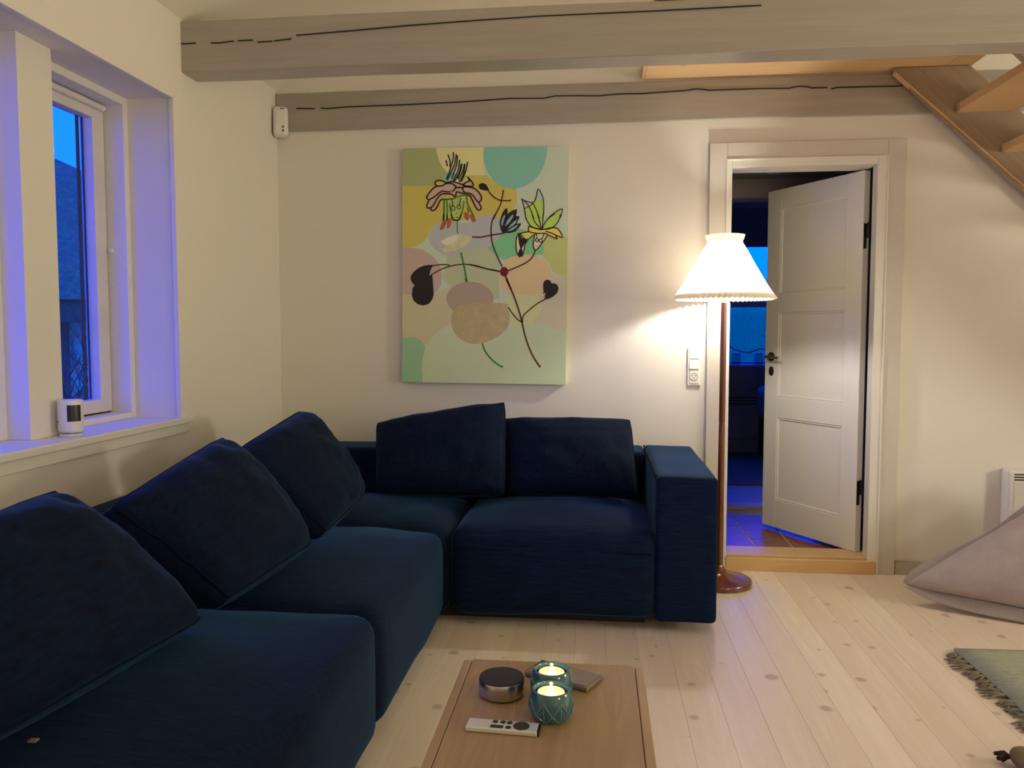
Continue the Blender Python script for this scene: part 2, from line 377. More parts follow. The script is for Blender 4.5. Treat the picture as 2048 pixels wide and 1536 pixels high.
# baseboard, door casing, threshold
bm = B(); bx(bm, 1.484, XR, YB-.018, YB+.001, 0, .062); bx(bm, 1.484, XR, YB-.014, YB, .062, .066)
struct('baseboard_back', bm, M['grey_paint'], bevel=.002)
bm = B(); bx(bm, XL, .545, YB-.018, YB+.001, 0, .062); struct('baseboard_left', bm, M['grey_paint'], bevel=.002)
cs = bpy.data.objects.new('trim_1', None); COL.objects.link(cs); cs['kind'] = 'structure'
CY = YB-.028
box_obj('casing_board', M['casing'], (.546, DX0, CY, YB, 0, 2.14), cs, bevel=.003)
box_obj('casing_board', M['casing'], (DX1, 1.478, CY, YB, 0, 2.14), cs, bevel=.003)
box_obj('casing_board', M['casing'], (DX0, DX1, CY, YB, DZ1, 2.14), cs, bevel=.003)
def beadbox(parent):
    bm = B()
    bx(bm, DX0-.004, DX0+.004, CY-.006, YB-.01, 0, DZ1-.004); bx(bm, DX1-.004, DX1+.004, CY-.006, YB-.01, 0, DZ1-.004); bx(bm, DX0-.004, DX1+.004, CY-.006, YB-.01, DZ1-.004, DZ1+.004)
    obj('casing_bead', bm, M['bead'], parent, bevel=.002)
beadbox(cs)
for q in ((DX0+.0005, .656, CY, YB+WT, 0, DZ1), (1.345, DX1-.0005, CY, YB+.045, 0, DZ1), (1.376, DX1-.0005, YB+.0455, YB+WT, 0, DZ1), (.6565, 1.3445, CY, YB+WT, 2.02, DZ1-.001)):
    box_obj('jamb', M['bead'], q, cs, bevel=.002)               # jamb lining with its stop
th = struct('trim_2', (lambda b: (bx(b, .655, 1.385, YB-.034, YB+.01, 0, .068), bx(b, .66, 1.38, YB+.01, YB+WT, 0, .066), b)[-1])(B()), M['sill_oak'], bevel=.003)
box_obj('threshold_cap', M['sill_oak'], (.656, 1.376, YB-.02, YB+WT+.01, .068, .082), th, bevel=.003)

# ---------------------------------------------------------------- left windows
bm = B()                                                      # casing round the double window
bx(bm, XL-.003, XL+.012, WY1, 3.137, WZ0, 2.2); bx(bm, XL-.003, XL+.012, 1.28, WY0, WZ0, 2.2); bx(bm, XL-.003, XL+.012, WY0, WY1, WZ1, 2.2)
tw = struct('trim_3', bm, M['wall'], bevel=.002)
bm = B(); bx(bm, XL-.004, XL+.016, WY1-.006, WY1+.002, .862, WZ1+.004); bx(bm, XL-.004, XL+.016, WY0, WY1, WZ1-.004, WZ1+.006)
obj('casing_bead', bm, M['lining'], tw, bevel=.001)
bm = B(); bx(bm, -1.90, XL+.026, 1.24, 3.14, .835, .862)
ts = struct('trim_4', bm, M['lining'], bevel=.005)
box_obj('apron_board', M['wall'], (XL-.002, XL+.012, 1.26, 3.115, .797, .836), ts, bevel=.002)
POST0, POST1 = 2.345, 2.505
bm = B(); bx(bm, -2.004, -1.785, POST0, POST1, .862, WZ1)
struct('trim_5', bm, M['wall'], bevel=.002)
def window(name, y0, y1):
    w = bpy.data.objects.new(name, None); COL.objects.link(w); w['kind'] = 'structure'
    lx = -1.865
    bm = B()                                                   # outer frame: four pieces, room face at x = lx
    bx(bm, -2.004, lx, y1-.03, y1+.002, .862, WZ1); bx(bm, -2.004, lx, y0-.002, y0+.03, .862, WZ1)
    bx(bm, -2.004, lx, y0+.03, y1-.03, WZ1-.03, WZ1); bx(bm, -2.004, lx, y0+.03, y1-.03, .862, .884)
    obj('frame', bm, M['lining'], w, bevel=.002)
    a0, a1, z0, z1 = y0+.033, y1-.033, .890, 2.094
    def stile(n, q): box_obj(n, M['sash'], q, w, bevel=.004)
    sx0, sx1 = -2.0, -1.945
    stile('sash_stile', (sx0, sx1, a1-.07, a1, z0, z1)); stile('sash_stile', (sx0, sx1, a0, a0+.07, z0, z1))
    stile('sash_rail', (sx0, sx1, a0+.07, a1-.07, z0, z0+.052)); stile('sash_rail', (sx0, sx1, a0+.07, a1-.07, z1-.06, z1))
    bm = B(); bx(bm, -1.978, -1.972, a0+.06, a1-.06, z0+.045, z1-.05); obj('pane', bm, M['glass'], w)
    bm = B(); bx(bm, -1.992, -1.986, a1-.108, a1-.094, z0+.05, z1-.06); bx(bm, -1.992, -1.986, a0+.06, a0+.09, z0+.05, z1-.06)
    bx(bm, -1.992, -1.986, a1-.074, a1-.07, z0+.05, z1-.06)
    obj('glazing_spacer', bm, M['dark'], w)
    box_obj('sash_gap', M['dark'], (-1.99, -1.952, a0, a1, .884, .8895), w)
    bm = B(); tube(bm, [(-1.938, a0+.05, z1-.012), (-1.938, a1-.03, z1-.012)], .013, 12); obj('vent_bar', bm, M['sash'], w, smooth=True)
    bm = B(); tube(bm, [(-1.938, a1-.03, z1-.012), (-1.938, a1-.012, z1-.012)], .0125, 12); obj('vent_bar_end', bm, M['white_plastic'], w, smooth=True)
    bm = B(); lathe(bm, [(.0, 0), (.011, 0), (.010, .012), (0, .014)], (0, 0, 0), 14); xf(bm, Matrix.Translation((-1.93, a1+.002, 1.53)) @ Matrix.Rotation(radians(90), 4, 'X'))
    obj('frame_plug', bm, M['white_plastic'], w, smooth=True)
    return w
window('window_1', POST1, WY1); window('window_2', WY0, POST0)

# ---------------------------------------------------------------- beams, loft, stair
def wobble(bm, a):
    for v in bm.verts: v.co += Vector((0, noise.noise(v.co*2.1)*a, noise.noise(v.co*2.1+Vector((9, 0, 0)))*a))
def beam(name, x0, x1, y0, y1, z0, z1, label):
    e = thing(name, label, 'beam', ((x0+x1)/2, (y0+y1)/2, z0))
    bm = B(); n = 40
    for i in range(n):
        pass
    rows = []
    for i in range(n+1):
        X = x0+(x1-x0)*i/n
        w = lambda s, a=.004: noise.noise(Vector((X*1.7, s, 0)))*a
        rows.append([bm.verts.new(p) for p in ((X, y0+w(1), z0+w(2)), (X, y1, z0+w(3)), (X, y1, z1+w(4)), (X, y0+w(5), z1+w(6)))])
    for a, b in zip(rows, rows[1:]):
        for k in range(4): bm.faces.new((a[k], a[(k+1) % 4], b[(k+1) % 4], b[k]))
    bm.faces.new(rows[0]); bm.faces.new(rows[-1][::-1])
    obj('timber', bm, M['beam'], e, bevel=.004)
    return e
def crack(e, y, pts, w):
    """drying cracks: thin dark slivers let into the beam's face"""
    bm = B()
    for run in pts:
        for (xa, za), (xb, zb) in zip(run, run[1:]):
            prism(bm, [(xa, y, za-w), (xb, y, zb-w), (xb, y, zb+w), (xa, y, za+w)], (0, .006, 0))
    obj('drying_crack', bm, M['dark'], e)
fb = beam('ceiling_beam', XL-.02, XR+.05, 3.155, 3.287, 2.258, 2.460, 'long grey painted timber beam crossing the room in front, overhead')
crack(fb, 3.1495, [[(-1.68, 2.369), (-1.62, 2.37)], [(-1.555, 2.367), (-1.53, 2.368)], [(-1.53, 2.366), (-1.46, 2.372)], [(-1.44, 2.372), (-1.38, 2.373)], [(-1.36, 2.364), (-1.30, 2.365)], [(-1.29, 2.366), (-1.22, 2.371)],
     [(-1.20, 2.384), (-1.0, 2.392), (-.75, 2.404), (-.5, 2.412), (-.25, 2.418)], [(-.25, 2.4185), (.2, 2.42), (.6, 2.424)]], .0016)
wb = beam('wall_beam', XL+.002, XR, YB-.016, YB+.05, 2.258, 2.452, 'grey painted beam set in the back wall above painting and door')
crack(wb, YB-.0205, [[(-1.57, 2.372), (-1.47, 2.368)], [(-1.44, 2.370), (-1.40, 2.366), (-1.3, 2.372), (-1.0, 2.374), (-.7, 2.379), (-.45, 2.389), (-.28, 2.384), (-.22, 2.394), (-.1, 2.392), (0, 2.388), (.1, 2.394), (.22, 2.392)],
     [(.2, 2.392), (.30, 2.396), (.42, 2.400), (.48, 2.407), (.53, 2.400)], [(.53, 2.398), (.8, 2.398), (.93, 2.395)], [(.93, 2.398), (.97, 2.404), (1.02, 2.398)], [(1.02, 2.394), (1.1, 2.393)], [(1.12, 2.386), (1.15, 2.392), (1.3, 2.391)], [(1.3, 2.391), (1.42, 2.389), (1.47, 2.394)]], .0026)
lf = thing('loft_floor', 'fresh pine boards of the loft lying across both beams', 'loft', (.9, 3.7, 2.465))
LX0, LX1 = .225, 1.75
ys = [3.14+.141*i for i in range(8)]
for a, b in zip(ys, ys[1:]):
    box_obj('board', M['pine'], (LX0, LX1-.12, a+.0004, min(b, YB-.005)-.0004, 2.465, 2.49), lf, bevel=.0015)
box_obj('trimmer_board', M['pine'], (LX1-.119, LX1, 3.14, YB-.005, 2.465, 2.515), lf, bevel=.002)
box_obj('edge_board', M['pine'], (LX0-.018, LX0, 3.14, YB-.005, 2.4655, 2.515), lf, bevel=.002)
# stair against the back wall, climbing to the left up to the loft
st = thing('staircase', 'open pine staircase climbing along the back wall at right', 'staircase', (3.0, 3.6, 0))
sl = (2.427-1.893)/(1.409-1.9945)                             # lower edge of the stringer, z = f(x)
zlo = lambda X: 2.427+sl*(X-1.409)
def stringer(y0, y1):
    dz = .335
    xa, xb = 1.40, 4.02
    bm = B()
    pts = [(xa, y0, zlo(xa)), (3.97, y0, 0.0), (4.33, y0, 0.0), (xa+(2.462-zlo(xa)-dz)/sl, y0, 2.462), (xa, y0, 2.462)]
    prism(bm, pts, (0, y1-y0, 0))
    return obj('stringer', bm, M['stringer'], st, bevel=.002)
stringer(4.062, 4.098)
def strip():
    bm = B(); d = .0025
    prism(bm, [(1.398, 4.058, zlo(1.398)-d), (3.96, 4.058, zlo(3.96)-d), (3.96, 4.058, zlo(3.96)+.006), (1.398, 4.058, zlo(1.398)+.006)], (0, .035, 0))
    obj('stringer_edge', bm, M['pine'], st)
strip()
for i in range(10):
    X = 1.68+.209*i; z = 2.244-.190*i
    if z < .1: break
    bm = B(); bx(bm, X, X+.27, 3.331, 4.061, z, z+.040)
    obj('tread', bm, M['pine'], st, bevel=.004)
stringer(3.290, 3.33)

# ---------------------------------------------------------------- door and hall behind it
d1 = bpy.data.objects.new('door_1', None); COL.objects.link(d1); d1['kind'] = 'structure'
P0 = Vector((1.315, 4.200, 0)); DD = Vector((-.505, .863, 0)).normalized(); DN = Vector((DD.y, -DD.x, 0))   # leaf runs along DD, its far face lies along DN
LM = Matrix.Translation(P0) @ Matrix(((DD.x, DN.x, 0, 0), (DD.y, DN.y, 0, 0), (0, 0, 1, 0), (0, 0, 0, 1)))   # local x = along leaf, y = thickness away from us
def leafbox(name, mat, a, par=d1, bevel=.002):
    bm = B(); bx(bm, *a); xf(bm, LM); return obj(name, bm, mat, par, bevel=bevel)
LZ0, LZ1, LWD, TH = .083, 2.012, .682, .04
PAN = [(.245, .72), (.841, 1.32), (1.43, 1.905)]; S0, S1 = .105, .578
leafbox('stile', M['door'], (0, S0, 0, TH, LZ0, LZ1)); leafbox('stile', M['door'], (S1, LWD, 0, TH, LZ0, LZ1))
zz = LZ0
for a, b in PAN+[(LZ1, LZ1)]:
    leafbox('rail', M['door'], (S0, S1, .0005, TH-.0005, zz, a)); zz = b
for a, b in PAN:
    leafbox('panel', M['door'], (S0-.005, S1+.005, .011, TH-.011, a-.005, b+.005), bevel=0)
    bm = B(); w = .012
    for q in ((S0, S0+w, a, b), (S1-w, S1, a, b), (S0+w, S1-w, a, a+w), (S0+w, S1-w, b-w, b)):
        bx(bm, q[0], q[1], .004, .012, q[2], q[3])
    xf(bm, LM); obj('panel_moulding', bm, M['door'], d1, bevel=.0035, seg=1)
def disc(bm, r, h, sx=1, sz=1, seg=24):
    lathe(bm, [(0, 0), (r, 0), (r, h*.7), (r*.85, h), (0, h)], (0, 0, 0), seg)
    xf(bm, Matrix.Rotation(radians(90), 4, 'X')); xf(bm, Matrix.Diagonal((sx, 1, sz, 1)))
HS, HZ = .628, 1.068
bm = B(); disc(bm, .026, .009); xf(bm, LM @ Matrix.Translation((HS, 0, HZ))); rose = obj('handle_rose', bm, M['bronze_plate'], d1, smooth=True)
bm = B(); tube(bm, [(HS, 0, HZ), (HS, -.045, HZ), (HS-.012, -.052, HZ), (HS-.05, -.054, HZ-.001), (HS-.105, -.050, HZ-.004)], [.009, .009, .0095, .0085, .0075], 12); xf(bm, LM); obj('lever', bm, M['brass'], rose, smooth=True)
bm = B(); disc(bm, .024, .005, .8, 1.15); xf(bm, LM @ Matrix.Translation((HS, 0, .985))); kp = obj('keyhole_plate', bm, M['bronze_plate'], d1, smooth=True)
bm = B(); bx(bm, -.003, .003, -.0065, -.004, -.012, .006); xf(bm, LM @ Matrix.Translation((HS, 0, .985))); obj('keyhole', bm, M['dark'], kp)
bm = B(); tube(bm, [(HS, TH, HZ), (HS, TH+.045, HZ), (HS-.012, TH+.052, HZ), (HS-.1, TH+.05, HZ)], .009, 10); xf(bm, LM); obj('lever', bm, M['brass'], d1, smooth=True)
for hz in (1.70, .40):
    bm = B(); tube(bm, [(-.012, .026, hz-.02), (-.012, .026, hz+.055)], .009, 10)
    bx(bm, -.003, .001, .004, .024, hz-.075, hz+.05); bx(bm, -.014, 0, .016, .034, hz-.01, hz+.045)
    xf(bm, LM); obj('hinge', bm, M['black_iron'], d1, smooth=True, bevel=.002)

HC, HY = 2.2, 5.3                                             # hall ceiling height and its far wall
hall = struct('floor_hall', (lambda b: (bx(b, .2, 2.4, YB+WT, HY, -.1, .0592), b)[1])(B()), M['grout'])
tp = None
for ci in range(-3, 8):
    for ri in range(6):
        X = .85+.197*ci+.0025; Y = 4.2+.2*ri+(.105 if ci % 2 else .0)-.1
        if X < .2 or X+.19 > 2.4 or Y+.19 > HY-.02: continue
        Y = max(Y, YB+WT+.012)
        if tp is None:
            bm = B(); bx(bm, 0, .192, 0, .194, .04, .0605); tp = o = obj('tile', bm, M['tile'], bevel=.002, seg=1)
        else: o = tp.copy(); COL.objects.link(o)
        o.parent = hall; o.location = (X, Y, .0008*random.random())
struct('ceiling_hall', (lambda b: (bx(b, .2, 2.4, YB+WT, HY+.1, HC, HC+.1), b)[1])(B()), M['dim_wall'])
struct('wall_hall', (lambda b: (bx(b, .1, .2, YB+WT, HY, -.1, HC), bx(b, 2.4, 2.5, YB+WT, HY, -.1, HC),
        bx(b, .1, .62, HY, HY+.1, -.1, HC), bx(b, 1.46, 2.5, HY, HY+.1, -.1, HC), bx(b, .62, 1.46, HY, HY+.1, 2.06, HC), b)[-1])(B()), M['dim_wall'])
bm = B(); bx(bm, .60, .70, HY-.025, HY, 0, 2.18); bx(bm, 1.40, 1.50, HY-.025, HY, 0, 2.18); bx(bm, .70, 1.40, HY-.025, HY, 2.06, 2.18)
struct('trim_6', bm, M['grey_paint'], bevel=.003)
struct('trim_7', (lambda b: (bx(b, .70, 1.40, HY-.03, HY+.11, .045, .078), b)[1])(B()), M['sill_oak'], bevel=.003)
# far room
FY = 7.9
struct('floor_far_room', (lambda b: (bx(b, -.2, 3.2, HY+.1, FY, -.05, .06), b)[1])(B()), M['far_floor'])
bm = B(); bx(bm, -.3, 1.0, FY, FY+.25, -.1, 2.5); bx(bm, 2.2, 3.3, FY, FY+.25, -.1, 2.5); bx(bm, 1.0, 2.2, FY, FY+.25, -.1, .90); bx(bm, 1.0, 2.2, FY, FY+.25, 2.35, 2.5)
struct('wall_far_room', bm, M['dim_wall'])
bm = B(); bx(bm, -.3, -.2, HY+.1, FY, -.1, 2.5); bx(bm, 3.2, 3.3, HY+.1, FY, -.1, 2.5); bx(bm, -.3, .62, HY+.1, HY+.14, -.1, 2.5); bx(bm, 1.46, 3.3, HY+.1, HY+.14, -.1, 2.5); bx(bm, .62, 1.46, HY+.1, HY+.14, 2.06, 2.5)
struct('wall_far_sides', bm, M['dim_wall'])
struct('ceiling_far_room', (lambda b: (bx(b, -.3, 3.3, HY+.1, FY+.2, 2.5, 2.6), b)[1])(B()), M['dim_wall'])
w3 = bpy.data.objects.new('window_3', None); COL.objects.link(w3); w3['kind'] = 'structure'
bm = B(); bx(bm, 1.0, 1.06, FY+.05, FY+.12, .9, 2.35); bx(bm, 2.14, 2.2, FY+.05, FY+.12, .9, 2.35); bx(bm, 1.06, 2.14, FY+.05, FY+.12, 2.29, 2.35); bx(bm, 1.06, 2.14, FY+.05, FY+.12, .9, .93)
obj('frame', bm, M['sash'], w3, bevel=.003)
box_obj('transom', M['sash'], (1.06, 2.14, FY+.04, FY+.12, 1.455, 1.512), w3, bevel=.003)
box_obj('pane', M['glass'], (1.05, 2.15, FY+.08, FY+.086, 1.50, 2.30), w3); box_obj('pane', M['glass'], (1.05, 2.15, FY+.08, FY+.086, .92, 1.46), w3)
box_obj('sill', M['sash'], (.95, 2.25, FY-.12, FY+.06, .885, .905), w3, bevel=.004)
rb = thing('roman_blind', 'dark folded blind drawn up over the far window', 'blind', (1.55, FY-.04, 2.01))
for i, (z0, z1, dy) in enumerate([(2.02, 2.13, .018), (2.07, 2.21, .030), (2.14, 2.30, .042), (2.23, 2.38, .054)]):
    bm = B(); bx(bm, 1.0, 2.2, FY-.022-dy, FY-.018-dy+.008, z0, z1); obj('fold', bm, M['blind'], rb, bevel=.004)
ra = thing('wall_convector', 'dim panel heater under the far window seen through the door', 'heater', (1.25, FY-.05, .2))
box_obj('panel', M['dim_wall'], (.95, 1.95, FY-.08, FY-.005, .2, .66), ra, bevel=.01)
for z in (.525, .555, .585): box_obj('slot', M['dark'], (1.0, 1.9, FY-.083, FY-.079, z, z+.010), ra)
be = thing('upholstered_bench', 'blue cushioned bench on dark legs below the far window', 'bench', (1.9, 7.4, .0725))
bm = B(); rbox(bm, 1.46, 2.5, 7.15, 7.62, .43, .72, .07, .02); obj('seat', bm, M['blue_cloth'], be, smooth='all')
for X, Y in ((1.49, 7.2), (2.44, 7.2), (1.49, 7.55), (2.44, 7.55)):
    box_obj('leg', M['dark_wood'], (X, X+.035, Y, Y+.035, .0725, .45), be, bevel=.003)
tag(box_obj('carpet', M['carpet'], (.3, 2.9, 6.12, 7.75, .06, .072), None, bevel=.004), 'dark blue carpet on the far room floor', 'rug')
lj = None
for X in (1.32, 1.53):
    e = thing('glass_jar', 'small clear jar on the far window sill, left one' if X < 1.4 else 'small clear jar on the far window sill, beside the door edge', 'jar', (X, FY-.06, .905), 'jars on the far window sill')
    bm = B(); lathe(bm, [(0, .002), (.042, .002), (.045, .01), (.045, .085), (.038, .095)], (X, FY-.06, .905), 20); obj('jar_body', bm, M['jar'], e, smooth=True)
    bm = B(); lathe(bm, [(.0385, .095), (.041, .095), (.041, .110), (0, .110)], (X, FY-.06, .905), 20); obj('rim_band', bm, M['cord'], e, smooth=True)
bm = B(); tube(bm, [(1.16, FY-.075, 1.13), (1.22, FY-.09, 1.10), (1.30, FY-.115, 1.045), (1.36, FY-.12, 1.03), (1.43, FY-.118, 1.02), (1.52, FY-.11, 1.055), (1.60, FY-.1, 1.05), (1.66, FY-.09, .985), (1.7, FY-.09, .915)], .008, 8)
tag(obj('string_light_cord', bm, M['cord'], None, smooth=True), 'pale cord looping above the jars on the far sill', 'cord')  # cord of the string lights on the far sill
sd = thing('smoke_detector', 'white round detector on the hall ceiling above the door', 'detector', (1.0, 4.86, HC))
c = (1.003, 4.80, HC)
bm = B(); lathe(bm, [(0, -.075), (.042, -.075), (.052, -.068), (.056, -.05), (.056, -.016), (.05, -.012), (0, -.012)], c, 28); obj('housing', bm, M['white_plastic'], sd, smooth=True)
bm = B(); lathe(bm, [(0, -.012), (.03, -.012), (.03, .0), (0, 0)], c, 20); obj('mount', bm, M['dark'], sd, smooth=True)
bm = B(); bx(bm, c[0]-.012, c[0]+.012, c[1]-.003, c[1]+.003, HC-.0765, HC-.0745); obj('mark', bm, M['grey_plastic'], sd)

# ---------------------------------------------------------------- outside the left window
gd = struct('ground', (lambda b: (bx(b, -30, -2.2, -6, 40, -.9, -.6), bx(b, -2.2, 30, 8.2, 40, -.9, -.6), b)[-1])(B()), M['ground'])
EM = Matrix.Translation((-5.14, 7.39, 0)) @ Matrix(((.8209, -.5711, 0, 0), (.5711, .8209, 0, 0), (0, 0, 1, 0), (0, 0, 0, 1)))
ho = thing('thatched_house', 'neighbouring house with thatched roof and white wall outside the window', 'house', (-5.14, 7.39, -.6))
bm = B(); prism(bm, [(-6, -.35, 1.53), (2.15, -.35, 1.53), (-1.3, 2.2, 3.74), (-6, 2.2, 3.74)], (0, .22, .2)); 
bmesh.ops.subdivide_edges(bm, edges=bm.edges, cuts=12, use_grid_fill=True)
for v in bm.verts: v.co += Vector((0, 0, 1))*.07*noise.noise(v.co*2.2)
xf(bm, EM); obj('thatched_roof', bm, M['thatch'], ho, smooth=True)
bm = B(); bx(bm, -6, 2.0, 0, .3, -.7, 1.62); xf(bm, EM); obj('white_wall', bm, M['limewash'], ho)
bm = B(); bx(bm, -6, 2.1, -.3, -.02, 1.31, 1.56); xf(bm, EM); obj('eaves_band', bm, M['tarred'], ho)  # dark band along the foot of the thatch
bm = B(); bx(bm, -1.1, -.03, -.06, 0, -.7, 1.4); xf(bm, EM); obj('timber_door', bm, M['tarred'], ho)
bm = B(); rbox(bm, -2, 6, 11.0, 12.2, -.6, 1.60, .15, .05, 30, .06, 8); tag(obj('pane_backdrop', bm, M['hedge'], None, smooth=True), 'added hedge-shaped block darkening the lower pane of the far room window', 'hedge')  # block added outside to make the far window's lower pane look darker
def branches(bm, p, d, L, r, depth, rng):
    q = p+d*L; mid = p+d*L*.5+Vector((rng.uniform(-1, 1), rng.uniform(-1, 1), rng.uniform(-.5, .5)))*L*.06
    tube(bm, [p, mid, q], [r, r*.85, r*.7], 4, caps=False)
    if depth == 0: return
    for k in range(3 if depth > 1 else 2):
        nd = (d+Vector((rng.uniform(-1, 1), rng.uniform(-1, 1), rng.uniform(-.25, .75)))*.75).normalized()
        branches(bm, p+(q-p)*rng.uniform(.45, 1), nd, L*rng.uniform(.55, .8), r*.62, depth-1, rng)
rng = random.Random(5); bm = B(); bp = Vector((-3.83, 5.42, -.6))
for k in range(5): branches(bm, bp, Vector((rng.uniform(-.25, .35), rng.uniform(-.2, .3), 1)).normalized(), .86, .016, 5, rng)
tag(obj('bare_shrub', bm, M['bark'], None), 'bare leafless shrub in front of the white wall outside', 'shrub')
bm = B(); rbox(bm, -3.12, -2.86, 4.30, 4.9, -.6, .74, .12, .06, 9, .08, 3); tag(obj('clipped_hedge', bm, M['straw'], None, smooth=True), 'dark low hedge outside at the foot of the window', 'hedge')
bm = B(); rng = random.Random(3)
bx(bm, -2.45, -2.2, 1.0, 4.4, 2.275, 2.5)
for i in range(900):
    Y = rng.uniform(1.0, 4.4); X = rng.uniform(-2.45, -2.22); l = rng.uniform(.01, .045)*(1 if rng.random() < .85 else 1.8)
    a = Vector((X, Y, 2.28)); b = a+Vector((rng.uniform(-.01, .01), rng.uniform(-.02, .02), -l)); w = .0035
    v = [bm.verts.new(q) for q in (a+Vector((0, -w, 0)), a+Vector((0, w, 0)), a+Vector((w, 0, 0)), b)]
    for f in ((0, 1, 3), (1, 2, 3), (2, 0, 3)): bm.faces.new([v[k] for k in f])
o = obj('thatch_fringe', bm, M['straw'], None); o['kind'] = 'stuff'; o['label'] = 'ragged thatch eaves hanging over the window outside'

# ---------------------------------------------------------------- sofa
so = thing('sectional_sofa', 'dark blue corduroy corner sofa filling the corner of the room', 'sofa', (-.6, 3.0, 0))
V = M['velvet']
def seat(a, r=.06, crown=.055, seed=0): bm = B(); rbox(bm, *a, r, crown, 11, .012, seed, .012); return obj('seat', bm, V, so, smooth='all')
seat((-1.44, -.615, .99, 2.188, .045, .405), seed=1)
seat((-1.44, -.615, 2.196, 3.176, .045, .405), seed=2)
seat((-1.44, -.605, 3.184, 3.855, .045, .400), seed=3)
seat((-.598, .25, 3.172, 3.855, .045, .405), seed=4)
def back(a, name='backrest'): bm = B(); rbox(bm, *a, .022, .004, 10, .004, 5); return obj(name, bm, V, so, smooth='all')
back((-1.672, -1.43, .99, 2.19, .045, .628)); back((-1.672, -1.43, 2.194, 3.18, .045, .628)); back((-1.672, -1.43, 3.184, 4.1, .045, .631))
back((-1.425, -.60, 3.86, 4.1, .045, .633)); back((-.596, .232, 3.86, 4.1, .045, .633))
back((.234, .478, 3.176, 4.1, .045, .634), 'armrest')
bm = B(); tube(bm, [(.236, 3.20, .633), (.236, 4.08, .633)], .004, 6); obj('armrest_seam', bm, M['piping'], so, smooth=True)
bm = B(); tube(bm, [(-.57, 3.168, .325), (.22, 3.168, .325)], .003, 6); obj('seat_seam', bm, M['piping'], so, smooth=True)
for a in ((-1.6, -.72, 1.05, 3.1), (-1.6, .2, 3.30, 4.05)):
    box_obj('plinth', M['dark'], (*a, .0, .05), so)
def cushion(label, BL, BR, TR, TL, thick, seed, **k):
    c = [sum(p[i] for p in (BL, BR, TR, TL))/4 for i in range(3)]
    e = thing('back_cushion', label, 'cushion', c, 'loose back cushions on the sofa')
    bm = B(); rim = pillow(bm, BL, BR, TR, TL, thick, 30, seed=seed, **k); obj('cover', bm, M['velvet_cushion'], e, smooth='all')
    bm = B(); tube(bm, rim+[rim[0]], .0042, 6, caps=False); obj('piping', bm, M['piping'], e, smooth='all')
    return e
cushion('dark blue cushion nearest the camera, cut by the left edge of the photo', (-1.03, 1.22, .50), (-.99, 1.86, .475), (-1.25, 1.69, .83), (-1.26, 1.12, .775), .27, 1, gus=.07)
e2 = cushion('blue cushion below the window sill camera, second on the left side', (-.98, 1.98, .485), (-.97, 2.58, .475), (-1.245, 2.51, .845), (-1.255, 1.905, .74), .27, 2, gus=.07)
cushion('dark blue cushion in the left row closest to the sofa corner', (-.98, 2.74, .475), (-1.02, 3.36, .485), (-1.245, 3.21, .865), (-1.255, 2.58, .775), .27, 3, gus=.07)
cushion('dark blue cushion on the back row with one peaked upper corner', (-1.0, 3.53, .475), (-.41, 3.53, .475), (-.435, 3.78, .87), (-1.065, 3.78, .76), .21, 4, gus=.035)
cushion('dark blue cushion on the back row beside the armrest', (-.40, 3.60, .475), (.185, 3.57, .475), (.158, 3.80, .79), (-.46, 3.83, .785), .21, 5, gus=.035)
bm = B(); bx(bm, -1.01, -.995, 1.288, 1.300, .470, .473)
obj('care_label', bm, M['fringe'], bpy.data.objects['back_cushion'])

# ---------------------------------------------------------------- painting
PWD, PHT = .852, 1.200
PC = Vector((-.581, 4.087, 1.5435)); PR = Matrix.Rotation(radians(.55), 4, 'Y')
PM = Matrix.Translation(PC) @ PR
pa = thing('canvas_painting', 'abstract painting of flower figures and pastel blobs on the back wall', 'painting', (PC.x, PC.y, PC.z-PHT/2))
bm = B(); bx(bm, -PWD/2, PWD/2, 0, .038, -PHT/2, PHT/2); xf(bm, PM); obj('canvas', bm, M['canvas_edge'], pa, bevel=.002)
ILL = [.40, .305, .25]                                       # warm lamp light on the canvas, divided out to get the paint's own colour
def P(r, g, b): c = S(r, g, b); return tuple(min(.85, c[i]/ILL[i]*.8) for i in range(3))+(1,)
PAINT = dict(base=P(152, 145, 118), olive=P(128, 120, 76), paleyellow=P(172, 152, 96), yellowolive=P(148, 138, 76), palegreen=P(144, 134, 98), mustard=P(158, 132, 58), lavender=P(142, 130, 118),
  teal=P(102, 134, 110), green=P(98, 136, 88), peach=P(168, 134, 92), paleolive=P(158, 146, 98), pinkgrey=P(158, 138, 108), pink=P(150, 118, 100), tan=P(156, 134, 98), mint=P(116, 134, 96), cream=P(152, 146, 110),
  mauve=P(132, 106, 86), bronze=P(142, 116, 78), gold=P(160, 142, 98), goldlight=P(190, 172, 128), skyteal=P(100, 138, 122), cream2=P(172, 154, 108), rose=P(158, 122, 98), facegreen=P(150, 134, 72), leaf=P(138, 148, 62),
  paleblue=P(140, 146, 126), yellow=P(178, 150, 62), facecream=P(186, 162, 118), black=P(22, 17, 14), slate=P(112, 120, 112), red=P(84, 10, 14), rust=P(134, 62, 34), line=P(52, 20, 16), ink=P(34, 30, 24), greenline=P(52, 88, 22), stemgreen=P(48, 84, 36), stem=P(66, 28, 18))
PMAT = {}
def pmat(k):
    if k not in PMAT: PMAT[k] = plain('paint_'+k, PAINT[k], .75, 500 if k not in ('bronze', 'gold') else 26, .12, .0006, .03 if k not in ('bronze', 'gold') else .10)
    return PMAT[k]
